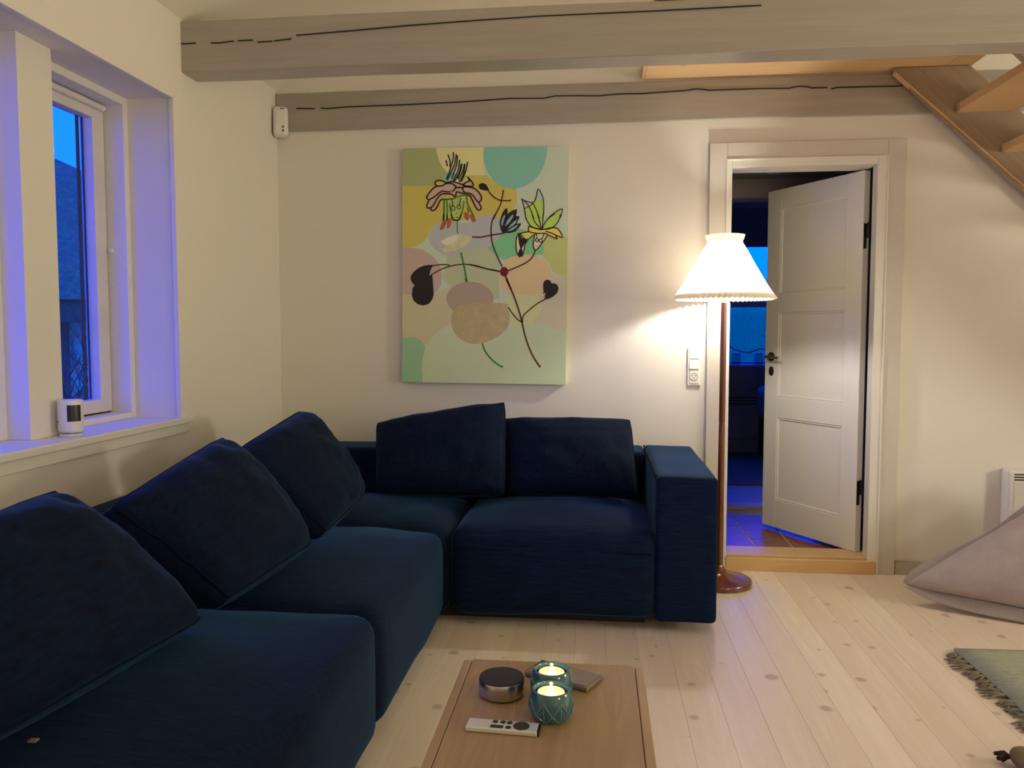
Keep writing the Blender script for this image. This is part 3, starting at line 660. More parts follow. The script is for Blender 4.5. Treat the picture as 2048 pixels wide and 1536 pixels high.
FILLS=[
('base',[(0,1210),(860,1210),(860,0),(0,0)]),
('olive',[(0,1210),(182,1210),(182,1188),(193,1150),(214,1112),(235,1087),(242,1069),(240,1019),(198,1014),(0,1013)]),
('paleyellow',[(175,1210),(430,1210),(422,1185),(422,1135),(433,1065),(355,1058),(271,1069),(235,1084),(208,1115),(190,1150),(180,1188)]),
('yellowolive',[(741,751),(860,756),(860,541),(784,579),(773,617),(734,655)]),
('palegreen',[(237,656),(329,699),(473,699),(513,643),(508,541),(513,439),(408,439),(263,490),(213,541)]),
('mustard',[(0,1018),(119,1017),(198,1022),(240,1034),(316,1069),(438,1070),(511,1017),(589,1004),(599,971),(597,926),(574,886),(543,866),(499,846),(407,856),(250,834),(176,817),(145,792),(131,751),(97,720),(60,703),(0,703)]),
('lavender',[(137,746),(150,792),(176,822),(224,847),(282,832),(342,824),(366,846),(407,864),(460,866),(501,856),(533,820),(538,770),(523,724),(491,699),(434,699),(342,694),(250,654),(218,664),(176,690),(150,715)]),
('teal',[(427,1210),(750,1210),(748,1164),(735,1115),(712,1070),(677,1033),(630,1008),(576,996),(527,1007),(480,1037),(446,1082),(425,1135),(422,1178)]),
('green',[(447,699),(473,714),(512,757),(543,780),(611,797),(673,782),(725,744),(741,693),(731,663),(643,663),(570,650),(534,638),(492,663),(465,684)]),
('peach',[(508,541),(508,579),(528,623),(570,653),(630,666),(682,665),(731,648),(768,612),(781,571),(782,536),(761,490),(733,465),(566,464),(526,490)]),
('paleolive',[(534,439),(571,464),(736,465),(723,362),(672,306),(593,285),(553,336)]),
('pinkgrey',[(736,465),(774,490),(784,541),(860,566),(860,260),(763,298),(677,311),(723,362)]),
('pink',[(0,703),(65,700),(118,687),(165,654),(197,613),(210,567),(207,515),(186,477),(165,459),(0,459)]),
('tan',[(0,459),(165,459),(263,503),(282,413),(263,314),(210,283),(164,244),(122,192),(89,179),(63,205),(0,230)]),
('mint',[(0,233),(63,238),(103,218),(122,184),(111,127),(110,0),(0,0)]),
('cream',[(110,0),(105,61),(108,127),(124,179),(159,231),(210,278),(263,312),(382,323),(541,264),(606,295),(671,308),(724,306),(776,286),(860,263),(860,0)]),
('mauve',[(482,439),(479,419),(470,401),(455,384),(436,370),(412,360),(386,353),(358,351),(331,353),(304,359),(281,370),(261,384),(246,400),(237,419),(234,438),(237,458),(246,476),(261,493),(281,507),(304,517),(331,524),(358,526),(386,524),(412,517),(435,507),(455,493),(470,476),(479,458)]),
('bronze',[(260,309),(263,361),(284,392),(324,410),(408,421),(514,418),(558,411),(553,398),(566,362),(569,323),(551,282),(514,251),(475,228),(422,207),(377,204),(335,214),(292,242),(268,278)]),
('gold',[(197,728),(224,751),(263,766),(303,771),(342,760),(366,755),(355,730),(316,702),(276,684),(232,679),(208,682),(232,710)]),
('goldlight',[(203,733),(239,753),(282,766),(303,761),(276,733),(245,715),(224,720)]),
('skyteal',[(213,1046),(234,1080),(247,1088),(277,1107),(280,1073),(272,1038),(239,1039)]),
('cream2',[(247,1088),(226,1152),(234,1176),(244,1161),(265,1188),(288,1170),(300,1143),(311,1129),(341,1136),(331,1102),(313,1038),(275,1033),(280,1078)]),
('rose',[(130,953),(131,966),(147,990),(172,1012),(208,1017),(234,1034),(267,1036),(316,1023),(351,1043),(369,1018),(372,1008),(397,988),(414,959),(408,934),(411,904),(405,892),(387,902),(357,959),(336,971),(285,983),(277,962),(259,972),(218,975),(193,950),(164,894),(151,896),(149,909),(133,904),(128,916),(141,946)]),
('mustard',[(225,1029),(223,1024),(217,1019),(209,1016),(199,1016),(189,1017),(181,1020),(176,1024),(174,1029),(176,1034),(181,1039),(190,1042),(199,1043),(209,1041),(217,1038),(223,1034)]),
('cream2',[(318,1028),(341,1062),(346,1043)]),
('facegreen',[(216,950),(270,952),(300,964),(336,966),(346,925),(323,917),(305,861),(282,841),(259,861),(244,905),(239,841),(216,846)]),
('leaf',[(639,897),(660,910),(680,925),(696,940),(724,945),(733,937),(735,894),(733,844),(720,794),(715,789),(681,799),(655,829)]),
('paleblue',[(696,942),(707,980),(729,955),(731,942)]),
('leaf',[(731,797),(746,829),(777,859),(820,897),(823,869),(808,826),(785,806),(756,796)]),
('yellow',[(660,807),(725,792),(731,792),(782,800),(811,794),(834,753),(801,761),(809,746),(796,748),(757,764),(705,773),(679,759),(658,744),(640,749),(619,772),(663,782)]),
('facecream',[(691,766),(705,773),(754,764),(731,726),(698,688),(687,708)]),
('facecream',[(597,729),(607,772),(619,769),(627,749),(645,729),(638,693),(628,655),(617,651),(600,676)]),
('black',[(605,767),(617,773),(624,752),(643,744),(653,736),(640,721),(625,696),(632,678),(630,660),(617,651),(604,668),(611,686),(617,698),(610,724)]),
('black',[(509,823),(512,843),(525,881),(538,898),(548,903),(551,886),(550,871),(561,881),(582,893),(599,896),(598,875),(593,863),(606,860),(613,858),(606,840),(597,822),(616,825),(621,822),(614,807),(590,782),(564,775),(538,775),(523,777),(515,795)]),
('slate',[(517,823),(522,848),(535,871),(538,861),(530,833),(523,808)]),
('slate',[(538,808),(548,838),(569,863),(582,870),(577,853),(562,830)]),
('slate',[(549,795),(572,823),(603,848),(590,822),(575,810)]),
('slate',[(549,784),(575,802),(608,820),(598,805),(575,788)]),
('black',[(738,515),(746,533),(760,538),(774,532),(778,520),(798,519),(812,510),(816,495),(815,485),(738,485)]),
('black',[(737,507),(739,524),(750,536),(763,538),(776,530),(780,520),(796,517),(811,509),(817,494),(811,472),(792,453),(766,440),(744,436),(750,472),(736,466),(741,479),(738,494)]),
('black',[(177,612),(146,613),(114,609),(86,597),(60,577),(44,554),(45,534),(52,521),(66,509),(54,491),(52,473),(163,474),(162,504),(160,561),(143,558),(148,579),(157,602)]),
('black',[(43,541),(161,541),(164,502),(167,459),(159,433),(141,411),(112,402),(82,409),(60,428),(50,454),(54,485),(66,509),(52,519)]),
('black',[(400,1010),(401,1022),(412,1029),(425,1029),(439,1022),(448,1007),(456,988),(441,991),(420,994),(405,999)]),
('red',[(557,578),(556,571),(553,564),(548,559),(542,555),(535,554),(529,555),(523,559),(518,564),(515,571),(514,578),(515,586),(518,592),(523,598),(529,601),(535,602),(542,601),(548,598),(553,592),(556,586)]),
('rust',[(211,835),(234,845),(231,828),(218,798),(200,790),(198,801)]),
('rust',[(240,850),(259,855),(259,828),(252,808),(236,799),(236,830)]),
('rust',[(326,883),(346,880),(352,860),(346,841),(339,838),(326,856)]),
('rust',[(354,872),(372,869),(386,844),(382,832),(369,833),(357,850)])]
LINES=[
('line',8,[(185,1017),(165,1007),(147,988),(131,966),(128,958),(136,948),(154,953),(177,968),(198,985),(213,990),(234,987),(254,986)]),
('line',8,[(229,1029),(257,1029),(275,1019),(280,1011),(272,996),(259,987)]),
('line',8,[(141,946),(130,921),(132,906),(146,906),(162,916),(185,955),(206,975),(226,977),(259,974),(277,962),(285,984),(295,984),(334,973)]),
('line',8,[(152,909),(151,896),(164,892),(182,908),(198,940),(211,950)]),
('line',8,[(172,1034),(180,1043),(198,1045),(219,1039),(227,1031),(218,1022),(198,1016),(180,1019),(172,1029),(172,1034)]),
('line',8,[(226,1031),(249,1037),(272,1037),(316,1023),(331,1033),(351,1043),(341,1062)]),
('line',8,[(346,1055),(364,1037),(372,1018),(356,1013),(328,1016),(316,1023)]),
('line',9,[(280,1009),(318,1008),(323,1013),(354,1011)]),
('line',8,[(351,1009),(377,1003),(402,981),(415,956),(410,939),(400,934),(387,944),(372,966),(354,977),(331,981),(318,994),(317,1006)]),
('line',8,[(336,970),(354,966),(367,944),(387,905),(400,892),(410,895),(413,907),(400,932)]),
('ink',7,[(229,1147),(237,1117)]),
('ink',7,[(239,1176),(249,1146),(251,1110)]),
('ink',7,[(267,1188),(267,1156),(257,1122),(247,1088),(231,1051)]),
('ink',7,[(282,1178),(275,1131),(257,1088),(236,1046)]),
('ink',7,[(288,1170),(285,1126),(270,1083),(259,1053)]),
('ink',7,[(300,1148),(293,1097),(267,1043)]),
('ink',7,[(309,1129),(300,1087),(275,1041)]),
('ink',7,[(326,1128),(316,1087),(293,1048)]),
('ink',7,[(342,1138),(331,1087),(308,1038)]),
('ink',7,[(313,1126),(305,1092),(288,1055)]),
('ink',7,[(328,1126),(321,1077),(298,1036)]),
('greenline',8,[(211,949),(265,951),(300,964),(334,966),(341,929),(359,892),(377,855)]),
('greenline',8,[(220,950),(220,893),(217,841)]),
('greenline',7,[(234,948),(236,893),(235,841)]),
('greenline',7,[(261,950),(266,913)]),
('greenline',7,[(308,954),(298,917)]),
('greenline',7,[(249,925),(257,881),(264,848),(282,841),(300,851),(318,895),(323,939)]),
('greenline',7,[(341,905),(352,880)]),
('greenline',7,[(258,872),(267,850),(288,839),(303,850),(308,872)]),
('greenline',7,[(220,873),(216,840)]),
('greenline',6,[(236,872),(236,840)]),
('greenline',6,[(276,903),(275,898),(273,894),(269,891),(264,891),(260,894),(258,898),(257,903),(258,908),(260,912),(264,914),(269,914),(273,912),(275,908),(276,903)]),
('greenline',6,[(307,909),(306,904),(303,901),(299,899),(295,899),(291,901),(289,904),(288,909),(289,913),(291,917),(295,919),(299,919),(303,917),(306,913),(307,909)]),
('ink',4,[(282,874),(289,876)]),
('ink',4,[(280,856),(291,858)]),
('stemgreen',5,[(289,838),(290,798),(292,773)]),
('stemgreen',8,[(310,676),(324,616),(342,524)]),
('stemgreen',8,[(424,208),(440,168),(467,133),(503,103),(534,86)]),
('stemgreen',7,[(333,541),(339,524)]),
('line',5,[(621,948),(647,935),(683,930),(696,955),(707,996),(729,960),(735,932),(736,882),(731,844)]),
('line',5,[(733,870),(732,832),(727,794)]),
('line',5,[(623,948),(637,897),(645,845)]),
('line',5,[(641,868),(650,840),(673,809),(702,797),(725,792)]),
('line',5,[(631,943),(660,910),(686,849)]),
('line',5,[(676,870),(691,832),(720,797)]),
('line',5,[(680,927),(699,890),(715,847)]),
('line',5,[(705,870),(716,832),(723,794)]),
('line',5,[(639,899),(660,910),(682,925)]),
('line',5,[(731,794),(743,827),(771,857),(792,869)]),
('line',5,[(756,844),(782,869),(830,896),(821,851)]),
('line',5,[(822,869),(813,836),(793,811),(767,796),(738,793)]),
('line',6,[(660,810),(694,799),(728,792),(782,801),(811,794),(834,753),(803,762),(777,774),(746,783)]),
('line',6,[(660,810),(662,783),(702,773),(741,773),(762,764),(796,748),(807,746),(798,761)]),
('line',6,[(662,782),(619,774),(606,769),(596,739),(599,681),(617,651)]),
('line',5,[(619,772),(640,746),(658,744),(679,761),(702,771)]),
('line',6,[(658,741),(643,719),(635,681),(628,655)]),
('line',6,[(691,764),(684,718),(696,687),(729,723),(757,764)]),
('line',5,[(702,769),(702,749)]),
('line',5,[(740,771),(728,744)]),
('line',5,[(710,739),(709,735),(706,732),(703,731),(699,732),(696,735),(695,739),(696,743),(699,746),(702,747),(706,746),(709,743),(710,739)]),
('line',5,[(730,736),(729,732),(726,729),(722,727),(718,729),(715,732),(714,736),(715,740),(718,743),(722,745),(726,743),(729,740),(730,736)]),
('ink',4,[(699,711),(704,708)]),
('stem',7,[(528,994),(522,956),(512,916),(491,876),(477,846)]),
('stem',7,[(490,871),(473,841),(466,803),(467,765),(473,724),(494,668),(526,602)]),
('stem',7,[(451,987),(478,959),(501,945),(522,940),(556,939),(569,943)]),
('stem',8,[(367,756),(408,754),(442,760),(481,767),(538,775)]),
('stem',7,[(555,583),(591,597),(631,615),(664,635),(685,660),(695,688)]),
('stem',6,[(355,615),(395,607),(447,592),(474,588),(516,579)]),
('stem',6,[(151,560),(205,589),(254,606),(303,615),(347,615),(388,607),(462,589),(513,579)]),
('stem',6,[(166,610),(205,614),(239,613),(254,605)]),
('stem',8,[(543,556),(566,502),(574,490)]),
('stem',8,[(547,541),(585,459),(617,369),(632,313),(648,248),(671,183),(698,131),(729,89)]),
('stem',6,[(558,397),(581,364),(608,334),(632,319)]),
('stem',6,[(632,317),(637,352),(661,377),(704,412),(748,438)])]

def cv(u, v, y): return Vector(((u/860-.5)*PWD, y, (v/1210-.5)*PHT))
depth = -.0004
FULL = {'base': 'ground_coat'}
for i, (k, pts) in enumerate(FILLS):
    depth -= .00003
    bm = B(); pp = []
    for p in pts:
        if not pp or p != pp[-1]: pp.append(p)
    if pp[0] == pp[-1]: pp.pop()
    vs = [bm.verts.new(cv(u, v, depth)) for u, v in pp]
    for t in tessellate_polygon([[v.co for v in vs]]):
        try: bm.faces.new([vs[j] for j in t])
        except ValueError: pass
    for f in bm.faces:
        f.normal_update()
        if f.normal.y > 0: f.normal_flip()
    xf(bm, PM); obj('painted_shape', bm, pmat(k), pa, fix=False)
def smooth_pts(pts, n=5):
    if len(pts) < 3: return pts
    out = []
    for i in range(len(pts)-1):
        p0, p1, p2, p3 = pts[max(i-1, 0)], pts[i], pts[i+1], pts[min(i+2, len(pts)-1)]
        for s in range(n):
            t = s/n
            out.append(tuple(.5*(2*p1[a]+(p2[a]-p0[a])*t+(2*p0[a]-5*p1[a]+4*p2[a]-p3[a])*t*t+(3*p1[a]-p0[a]-3*p2[a]+p3[a])*t**3) for a in (0, 1)))
    return out+[pts[-1]]
for k, w, pts in LINES:                                       # every stroke a part
    yy = depth-.0001-.00004*list(PAINT).index(k)/4
    bm = B(); q = smooth_pts(pts); L = len(q); left = []; right = []
    for i, p in enumerate(q):
        a, b = q[max(i-1, 0)], q[min(i+1, L-1)]; dx, dy = b[0]-a[0], b[1]-a[1]; l = math.hypot(dx, dy) or 1; nx, ny = -dy/l*w*.5, dx/l*w*.5
        left.append(bm.verts.new(cv(p[0]+nx, p[1]+ny, yy))); right.append(bm.verts.new(cv(p[0]-nx, p[1]-ny, yy)))
    for i in range(L-1): bm.faces.new((left[i], left[i+1], right[i+1], right[i]))
    for f in bm.faces:
        f.normal_update()
        if f.normal.y > 0: f.normal_flip()
    xf(bm, PM); obj('brush_line', bm, pmat(k), pa, fix=False)

# ---------------------------------------------------------------- floor lamp
LXY = (.590, 3.868)
la = thing('floor_lamp', 'lit floor lamp with white pleated shade and teak pole by the door', 'lamp', (*LXY, 0))
c0 = (*LXY, 0)
bm = B(); lathe(bm, [(0, .001), (.146, .001), (.152, .004), (.153, .020), (.149, .027), (.10, .036), (.055, .047), (.034, .058), (.024, .075), (.020, .085), (0, .085)], c0, 56); obj('base', bm, M['teak'], la, smooth=True)
bm = B(); lathe(bm, [(.0165, .085), (.0155, .4), (.0150, .765), (.0135, .775), (.0150, .785), (.0145, 1.1), (.013, 1.345), (0, 1.345)], c0, 20); obj('pole', bm, M['teak'], la, smooth=True)
bm = B(); lathe(bm, [(.0175, .078), (.0175, .09), (.0160, .093)], c0, 20); obj('brass_collar', bm, M['brass'], la, smooth=True)
bm = B(); lathe(bm, [(.0145, 1.345), (.0145, 1.385), (.017, 1.39), (.017, 1.425), (0, 1.425)], c0, 20); obj('bulb_socket', bm, M['white_plastic'], la, smooth=True)
bm = B(); lathe(bm, [(0, 1.426), (.013, 1.428), (.02, 1.445), (.026, 1.465), (.026, 1.48), (.02, 1.497), (.009, 1.506), (0, 1.507)], c0, 20); obj('bulb', bm, M['bulb'], la, smooth='all')
bm = B(); NP = 62; rows = [(.2285, 1.362, .0085), (.19, 1.424, .0068), (.14, 1.512, .0048), (.100, 1.588, .0034), (.080, 1.622, .0022), (.079, 1.630, .0018), (.084, 1.642, .0024), (.0885, 1.660, .003)]
rings = []
for r, z, a in rows:
    rings.append([bm.verts.new((LXY[0]+(r+(a if k % 2 else -a))*cos(pi*k/NP), LXY[1]+(r+(a if k % 2 else -a))*sin(pi*k/NP), z+((.003 if k % 2 else -.003) if z < 1.37 else 0))) for k in range(2*NP)])
for a, b in zip(rings, rings[1:]):
    for k in range(2*NP): bm.faces.new((a[k], a[(k+1) % (2*NP)], b[(k+1) % (2*NP)], b[k]))
obj('pleated_shade', bm, M['shade'], la)
bm = B(); rings = []
for r, z, am in ((.2165, 1.3835, .0085), (.2310, 1.3600, .0100), (.2265, 1.3600, .0100)):
    rings.append([bm.verts.new((LXY[0]+(r+(am if k % 2 else -am))*cos(pi*k/NP), LXY[1]+(r+(am if k % 2 else -am))*sin(pi*k/NP), z+((.0035 if k % 2 else -.0035) if z < 1.37 else 0))) for k in range(2*NP)])
for a, b in zip(rings, rings[1:]):
    for k in range(2*NP): bm.faces.new((a[k], a[(k+1) % (2*NP)], b[(k+1) % (2*NP)], b[k]))
obj('dim_rim_ring', bm, M['dim_rim'], la)  # ring added over the rim to hold its glow down
bm = B()
for k in range(3):
    a = 2*pi*k/3+.4; tube(bm, [(LXY[0]+.016*cos(a), LXY[1]+.016*sin(a), 1.40), (LXY[0]+.07*cos(a), LXY[1]+.07*sin(a), 1.56), (LXY[0]+.079*cos(a), LXY[1]+.079*sin(a), 1.625)], .0012, 5)
obj('shade_carrier', bm, M['brass'], la)

# ---------------------------------------------------------------- small fittings on walls
sw = thing('switch_panel', 'white switch and socket plate on the wall left of the door', 'switch', (.484, YB, .937))
box_obj('plate', M['white_plastic'], (.453, .518, YB-.012, YB+.002, .937, 1.130), sw, bevel=.003)
box_obj('blank_cover', M['white_plastic'], (.462, .509, YB-.0150, YB-.011, 1.073, 1.119), sw, bevel=.002)
bm = B(); prism(bm, [(.462, YB-.011, 1.022), (.462, YB-.0200, 1.022), (.462, YB-.0135, 1.069), (.462, YB-.011, 1.069)], (.047, 0, 0)); obj('rocker', bm, M['white_plastic'], sw, bevel=.0015)
s_ = box_obj('socket', M['white_plastic'], (.462, .509, YB-.0150, YB-.011, .947, 1.017), sw, bevel=.002)
bm = B(); lathe(bm, [(.0195, 0), (.0215, .0015), (.0195, .003)], (0, 0, 0), 28); xf(bm, Matrix.Translation((.4855, YB-.0150, .985)) @ Matrix.Rotation(radians(90), 4, 'X')); obj('socket_ring', bm, M['white_plastic'], s_, smooth=True)
bm = B(); lathe(bm, [(0, 0), (.0185, 0), (.0185, .0006), (0, .0006)], (0, 0, 0), 28); xf(bm, Matrix.Translation((.4855, YB-.0150, .985)) @ Matrix.Rotation(radians(90), 4, 'X')); obj('socket_face', bm, M['lining'], s_)
bm = B()
for dx, dz in ((-.0085, .004), (.0085, .004), (0, -.0095)):
    b2 = B(); lathe(b2, [(0, 0), (.0026, 0), (.0026, .001), (0, .001)], (0, 0, 0), 10); xf(b2, Matrix.Translation((.4855+dx, YB-.0157, .985+dz)) @ Matrix.Rotation(radians(90), 4, 'X'))
    me = bpy.data.meshes.new('tmp'); b2.to_mesh(me); b2.free(); bm.from_mesh(me); bpy.data.meshes.remove(me)
obj('socket_hole', bm, M['dark'], s_)

pi_ = thing('motion_sensor', 'white motion sensor in the upper corner of the room', 'sensor', (XL+.03, 4.09, 2.29))
def pirb(name, mat, build, **k):
    b = B(); build(b); xf(b, Matrix.Translation((-1.645, 4.083, 2.298)) @ Matrix.Rotation(radians(18), 4, 'Z') @ Matrix.Rotation(radians(-5), 4, 'X')); return obj(name, b, mat, pi_, **k)
pirb('housing', M['white_plastic'], lambda b: prism(b, [(-.034, -.022, -.075), (.034, -.022, -.08), (.034, -.034, .0), (.034, -.026, .062), (.028, -.018, .072), (-.026, -.018, .072), (-.036, -.026, .055), (-.038, -.034, 0)], (0, .05, 0)) if False else rbox(b, -.037, .037, -.034, .03, -.079, .073, .018, 0, 4), smooth='all')
pirb('lens_window', M['lining'], lambda b: bx(b, -.020, .022, -.0362, -.033, -.022, .045), bevel=.001)
pirb('slit', M['dark'], lambda b: bx(b, .0, .021, -.0352, -.033, .0575, .061))
def dot(b, z, r): lathe(b, [(0, 0), (r, 0), (r, .002), (0, .002)], (0, 0, 0), 16); xf(b, Matrix.Translation((.013, -.0335, z)) @ Matrix.Rotation(radians(90), 4, 'X'))
pirb('sensor_dot', M['grey_plastic'], lambda b: dot(b, -.036, .0065)); pirb('camera_lens', M['black_plastic'], lambda b: dot(b, -.055, .0055))

sc_ = thing('sill_camera', 'small white cylindrical camera with black face on the window sill', 'camera', (-1.735, 2.47, .862))
cc = (-1.737, 2.472, .862)
bm = B(); lathe(bm, [(0, .0005), (.034, .0005), (.036, .003), (.034, .007), (.012, .009), (.010, .02), (0, .02)], cc, 32); obj('foot', bm, M['white_plastic'], sc_, smooth=True)
bm = B(); lathe(bm, [(0, .014), (.034, .014), (.038, .018), (.0385, .022), (.0385, .112), (.037, .118), (.033, .120), (0, .120)], cc, 40); obj('body', bm, M['white_plastic'], sc_, smooth=True)
bm = B(); R_ = .0392; n = 10; a0, a1 = radians(-70), radians(-6); row = []
for i in range(n+1):
    a = a0+(a1-a0)*i/n; row.append([bm.verts.new((cc[0]+R_*cos(a), cc[1]+R_*sin(a), cc[2]+z)) for z in (.050, .104)])
for a, b in zip(row, row[1:]): bm.faces.new((a[0], b[0], b[1], a[1]))
obj('black_face', bm, M['black_plastic'], sc_, smooth='all')
bm = B(); lathe(bm, [(0, 0), (.003, 0), (.003, .002), (0, .002)], (0, 0, 0), 10); a = radians(-128); xf(bm, Matrix.Translation((cc[0]+.0375*cos(a), cc[1]+.0375*sin(a), cc[2]+.048)) @ Matrix.Rotation(a, 4, 'Z') @ Matrix.Rotation(radians(90), 4, 'Y')); obj('side_port', bm, M['dark'], sc_)

he = thing('panel_heater', 'white panel heater on the back wall behind the beanbag', 'heater', (2.3, YB-.05, .13))
box_obj('panel', M['white_plastic'], (1.975, 2.85, YB-.075, YB+.002, .13, .545), he, bevel=.014, seg=3)
box_obj('front_recess', M['bead'], (2.0, 2.82, YB-.078, YB-.0745, .17, .487), he, bevel=.002)
for z in (.494, .507, .520): box_obj('slot', M['dark'], (2.0, 2.82, YB-.0765, YB-.07, z, z+.006), he)

# ---------------------------------------------------------------- coffee table and what lies on it
ct = thing('coffee_table', 'low oak coffee table with framed top in the foreground', 'table', (-.09, 1.2, 0))
TX0, TX1, TY0, TY1, TZ = -.281, .100, .62, 1.667, .5
nb = 1
box_obj('top_board', M['oak'], (TX0+.0185, TX1-.0185, TY0, TY1, TZ-.028, TZ), ct, bevel=.0015)
for a, b in ((TX0, TX0+.0175), (TX1-.0175, TX1)): box_obj('side_board', M['oak'], (a, b, TY0+.004, TY1-.004, TZ-.03, TZ-.0005), ct, bevel=.002)
for X in (TX0+.03, TX1-.075):
    for Y in (TY0+.03, TY1-.075): box_obj('leg', M['oak'], (X, X+.045, Y, Y+.045, 0, TZ-.028), ct, bevel=.003)
box_obj('apron', M['oak'], (TX0+.04, TX0+.06, TY0+.075, TY1-.075, TZ-.10, TZ-.028), ct); box_obj('apron', M['oak'], (TX1-.06, TX1-.04, TY0+.075, TY1-.075, TZ-.10, TZ-.028), ct)
box_obj('apron', M['oak'], (TX0+.075, TX1-.075, TY1-.065, TY1-.045, TZ-.10, TZ-.028), ct); box_obj('apron', M['oak'], (TX0+.075, TX1-.075, TY0+.045, TY0+.065, TZ-.10, TZ-.028), ct)
spc = (-.181, 1.505, TZ)
sp = thing('round_speaker', 'small round smart speaker with steel side and black cloth top', 'speaker', spc)
bm = B(); lathe(bm, [(0, .001), (.0405, .001), (.0425, .003)], spc, 48); obj('foot_ring', bm, M['black_plastic'], sp, smooth=True)
bm = B(); lathe(bm, [(.0425, .003), (.0445, .006), (.0445, .031), (.0435, .0335)], spc, 56); obj('steel_band', bm, M['steel'], sp, smooth=True)
bm = B(); lathe(bm, [(.0437, .0335), (.0425, .0362), (.041, .0366), (0, .0366)], spc, 48); obj('cloth_top', bm, M['mesh_black'], sp, smooth=True)
def holder(c, label):
    e = thing('candle_holder', label, 'candle holder', c, 'teal tealight holders')
    prof = [(0, .001), (.026, .001), (.032, .005), (.0385, .016), (.0405, .027), (.0395, .038), (.0375, .048), (.0355, .054), (.0345, .0555), (.0315, .0555), (.030, .053), (.0295, .032), (0, .031)]
    bm = B(); lathe(bm, prof, c, 48); obj('glazed_body', bm, M['teal'], e, smooth=True)
    def rad(z):
        for (r0, z0), (r1, z1) in zip(prof[1:8], prof[2:9]):
            if z0 <= z <= z1: return r0+(r1-r0)*(z-z0)/(z1-z0)
        return prof[1][0]
    bm = B()
    def line(a0, z0, a1, z1):
        pts = []
        for i in range(9):
            f = i/8; z = z0+(z1-z0)*f; a = a0+(a1-a0)*f; r = rad(z)+.0004; pts.append((c[0]+r*cos(a), c[1]+r*sin(a), c[2]+z))
        tube(bm, pts, .0011, 5)
    n = 8
    for k in range(n):
        a = 2*pi*k/n+.12; s = 2*pi/n
        line(a, .019, a+s/2, .043); line(a+s/2, .043, a+s, .019); line(a, .019, a+s/2, .004); line(a+s/2, .004, a+s, .019); line(a+s/2, .043, a+s/2, .006)
    obj('diamond_relief', bm, M['teal_light'], e, smooth=True)
    bm = B(); lathe(bm, [(0, .031), (.0255, .031), (.0258, .049), (.0245, .0495), (.0243, .046)], c, 32); tl_ = obj('tealight', bm, M['tin'], e, smooth=True)
    bm = B(); lathe(bm, [(.0244, .0465), (.018, .0455), (0, .0452)], c, 28); obj('wax', bm, M['wax'], tl_, smooth=True)
    bm = B(); lathe(bm, [(0, .047), (.0022, .0495), (.0030, .0535), (.0022, .058), (.0008, .063), (0, .0645)], c, 14); obj('flame', bm, M['flame'], tl_, smooth='all')
    bm = B(); tube(bm, [(c[0], c[1], c[2]+.045), (c[0]+.0004, c[1], c[2]+.0485)], .0006, 6); obj('wick', bm, M['dark'], tl_)
    return e
h1 = holder((-.080, 1.419, TZ), 'front teal candle holder with embossed diamonds and lit tealight')
h2 = dup(h1, (-.084, 1.505, TZ), 'rear teal candle holder standing behind the other, lit')
rm = thing('remote_control', 'silver remote control with black buttons beside the teal holder', 'remote', (-.166, 1.367, TZ))
RX = Vector((-.1055, 1.362, 0))-Vector((-.227, 1.3695, 0)); RA = math.atan2(RX.y, RX.x)
RMx = Matrix.Translation((-.227, 1.3695, TZ)) @ Matrix.Rotation(RA, 4, 'Z')
RL, RW = .128, .035
def rmo(name, mat, build, **k): b = B(); build(b); xf(b, RMx); return obj(name, b, mat, rm, **k)
rmo('body', M['alu'], lambda b: bx(b, 0, RL, -RW/2, RW/2, .0005, .0095), bevel=.0025, seg=3)
rmo('end_cap', M['black_plastic'], lambda b: bx(b, RL-.001, RL+.0035, -RW/2+.002, RW/2-.002, .001, .009), bevel=.001)
def btn(b, x, y, rx, ry, h=.0012):
    lathe(b, [(0, 0), (1, 0), (1, h*.8), (.9, h), (0, h)], (0, 0, 0), 22); xf(b, Matrix.Translation((x, y, .0094)) @ Matrix.Diagonal((rx, ry, 1, 1)))
rmo('click_ring', M['black_plastic'], lambda b: btn(b, RL-.030, 0, .0145, .0145))
for x, y in ((RL-.052, .0085), (RL-.064, .0085), (RL-.078, .0085), (RL-.052, -.0085)): rmo('button', M['black_plastic'], lambda b: btn(b, x, y, .0052, .0052))
rmo('volume_bar', M['black_plastic'], lambda b: bx(b, RL-.084, RL-.061, -.0132, -.0038, .0094, .0106), bevel=.0045, seg=4)
rmo('microphone_hole', M['dark'], lambda b: btn(b, RL-.03, -.0165, .0008, .0008, .0004))
ph = thing('mobile_phone', 'phone in a glossy brown case lying behind the teal holders', 'phone', (-.065, 1.59, TZ))
pc = Vector((-.0645, 1.5905, TZ)); pr = math.atan2(1.527-1.596, .001+.141-.03)
PHM = Matrix.Translation(pc) @ Matrix.Rotation(radians(-27), 4, 'Z')
def pho(name, mat, a, **k): b = B(); bx(b, *a); xf(b, PHM); return obj(name, b, mat, ph, **k)
pho('case', M['phone_case'], (-.073, .073, -.036, .036, .0005, .0105), bevel=.004, seg=3)
pho('case_back_panel', M['phone_case'], (-.068, .068, -.031, .031, .0105, .0112), bevel=.0006)
pho('camera_bump', M['black_plastic'], (-.068, -.044, -.0, .028, .0108, .0128), bevel=.001)
pho('side_button', M['black_plastic'], (-.03, -.01, -.0372, -.0355, .004, .008), bevel=.0005)

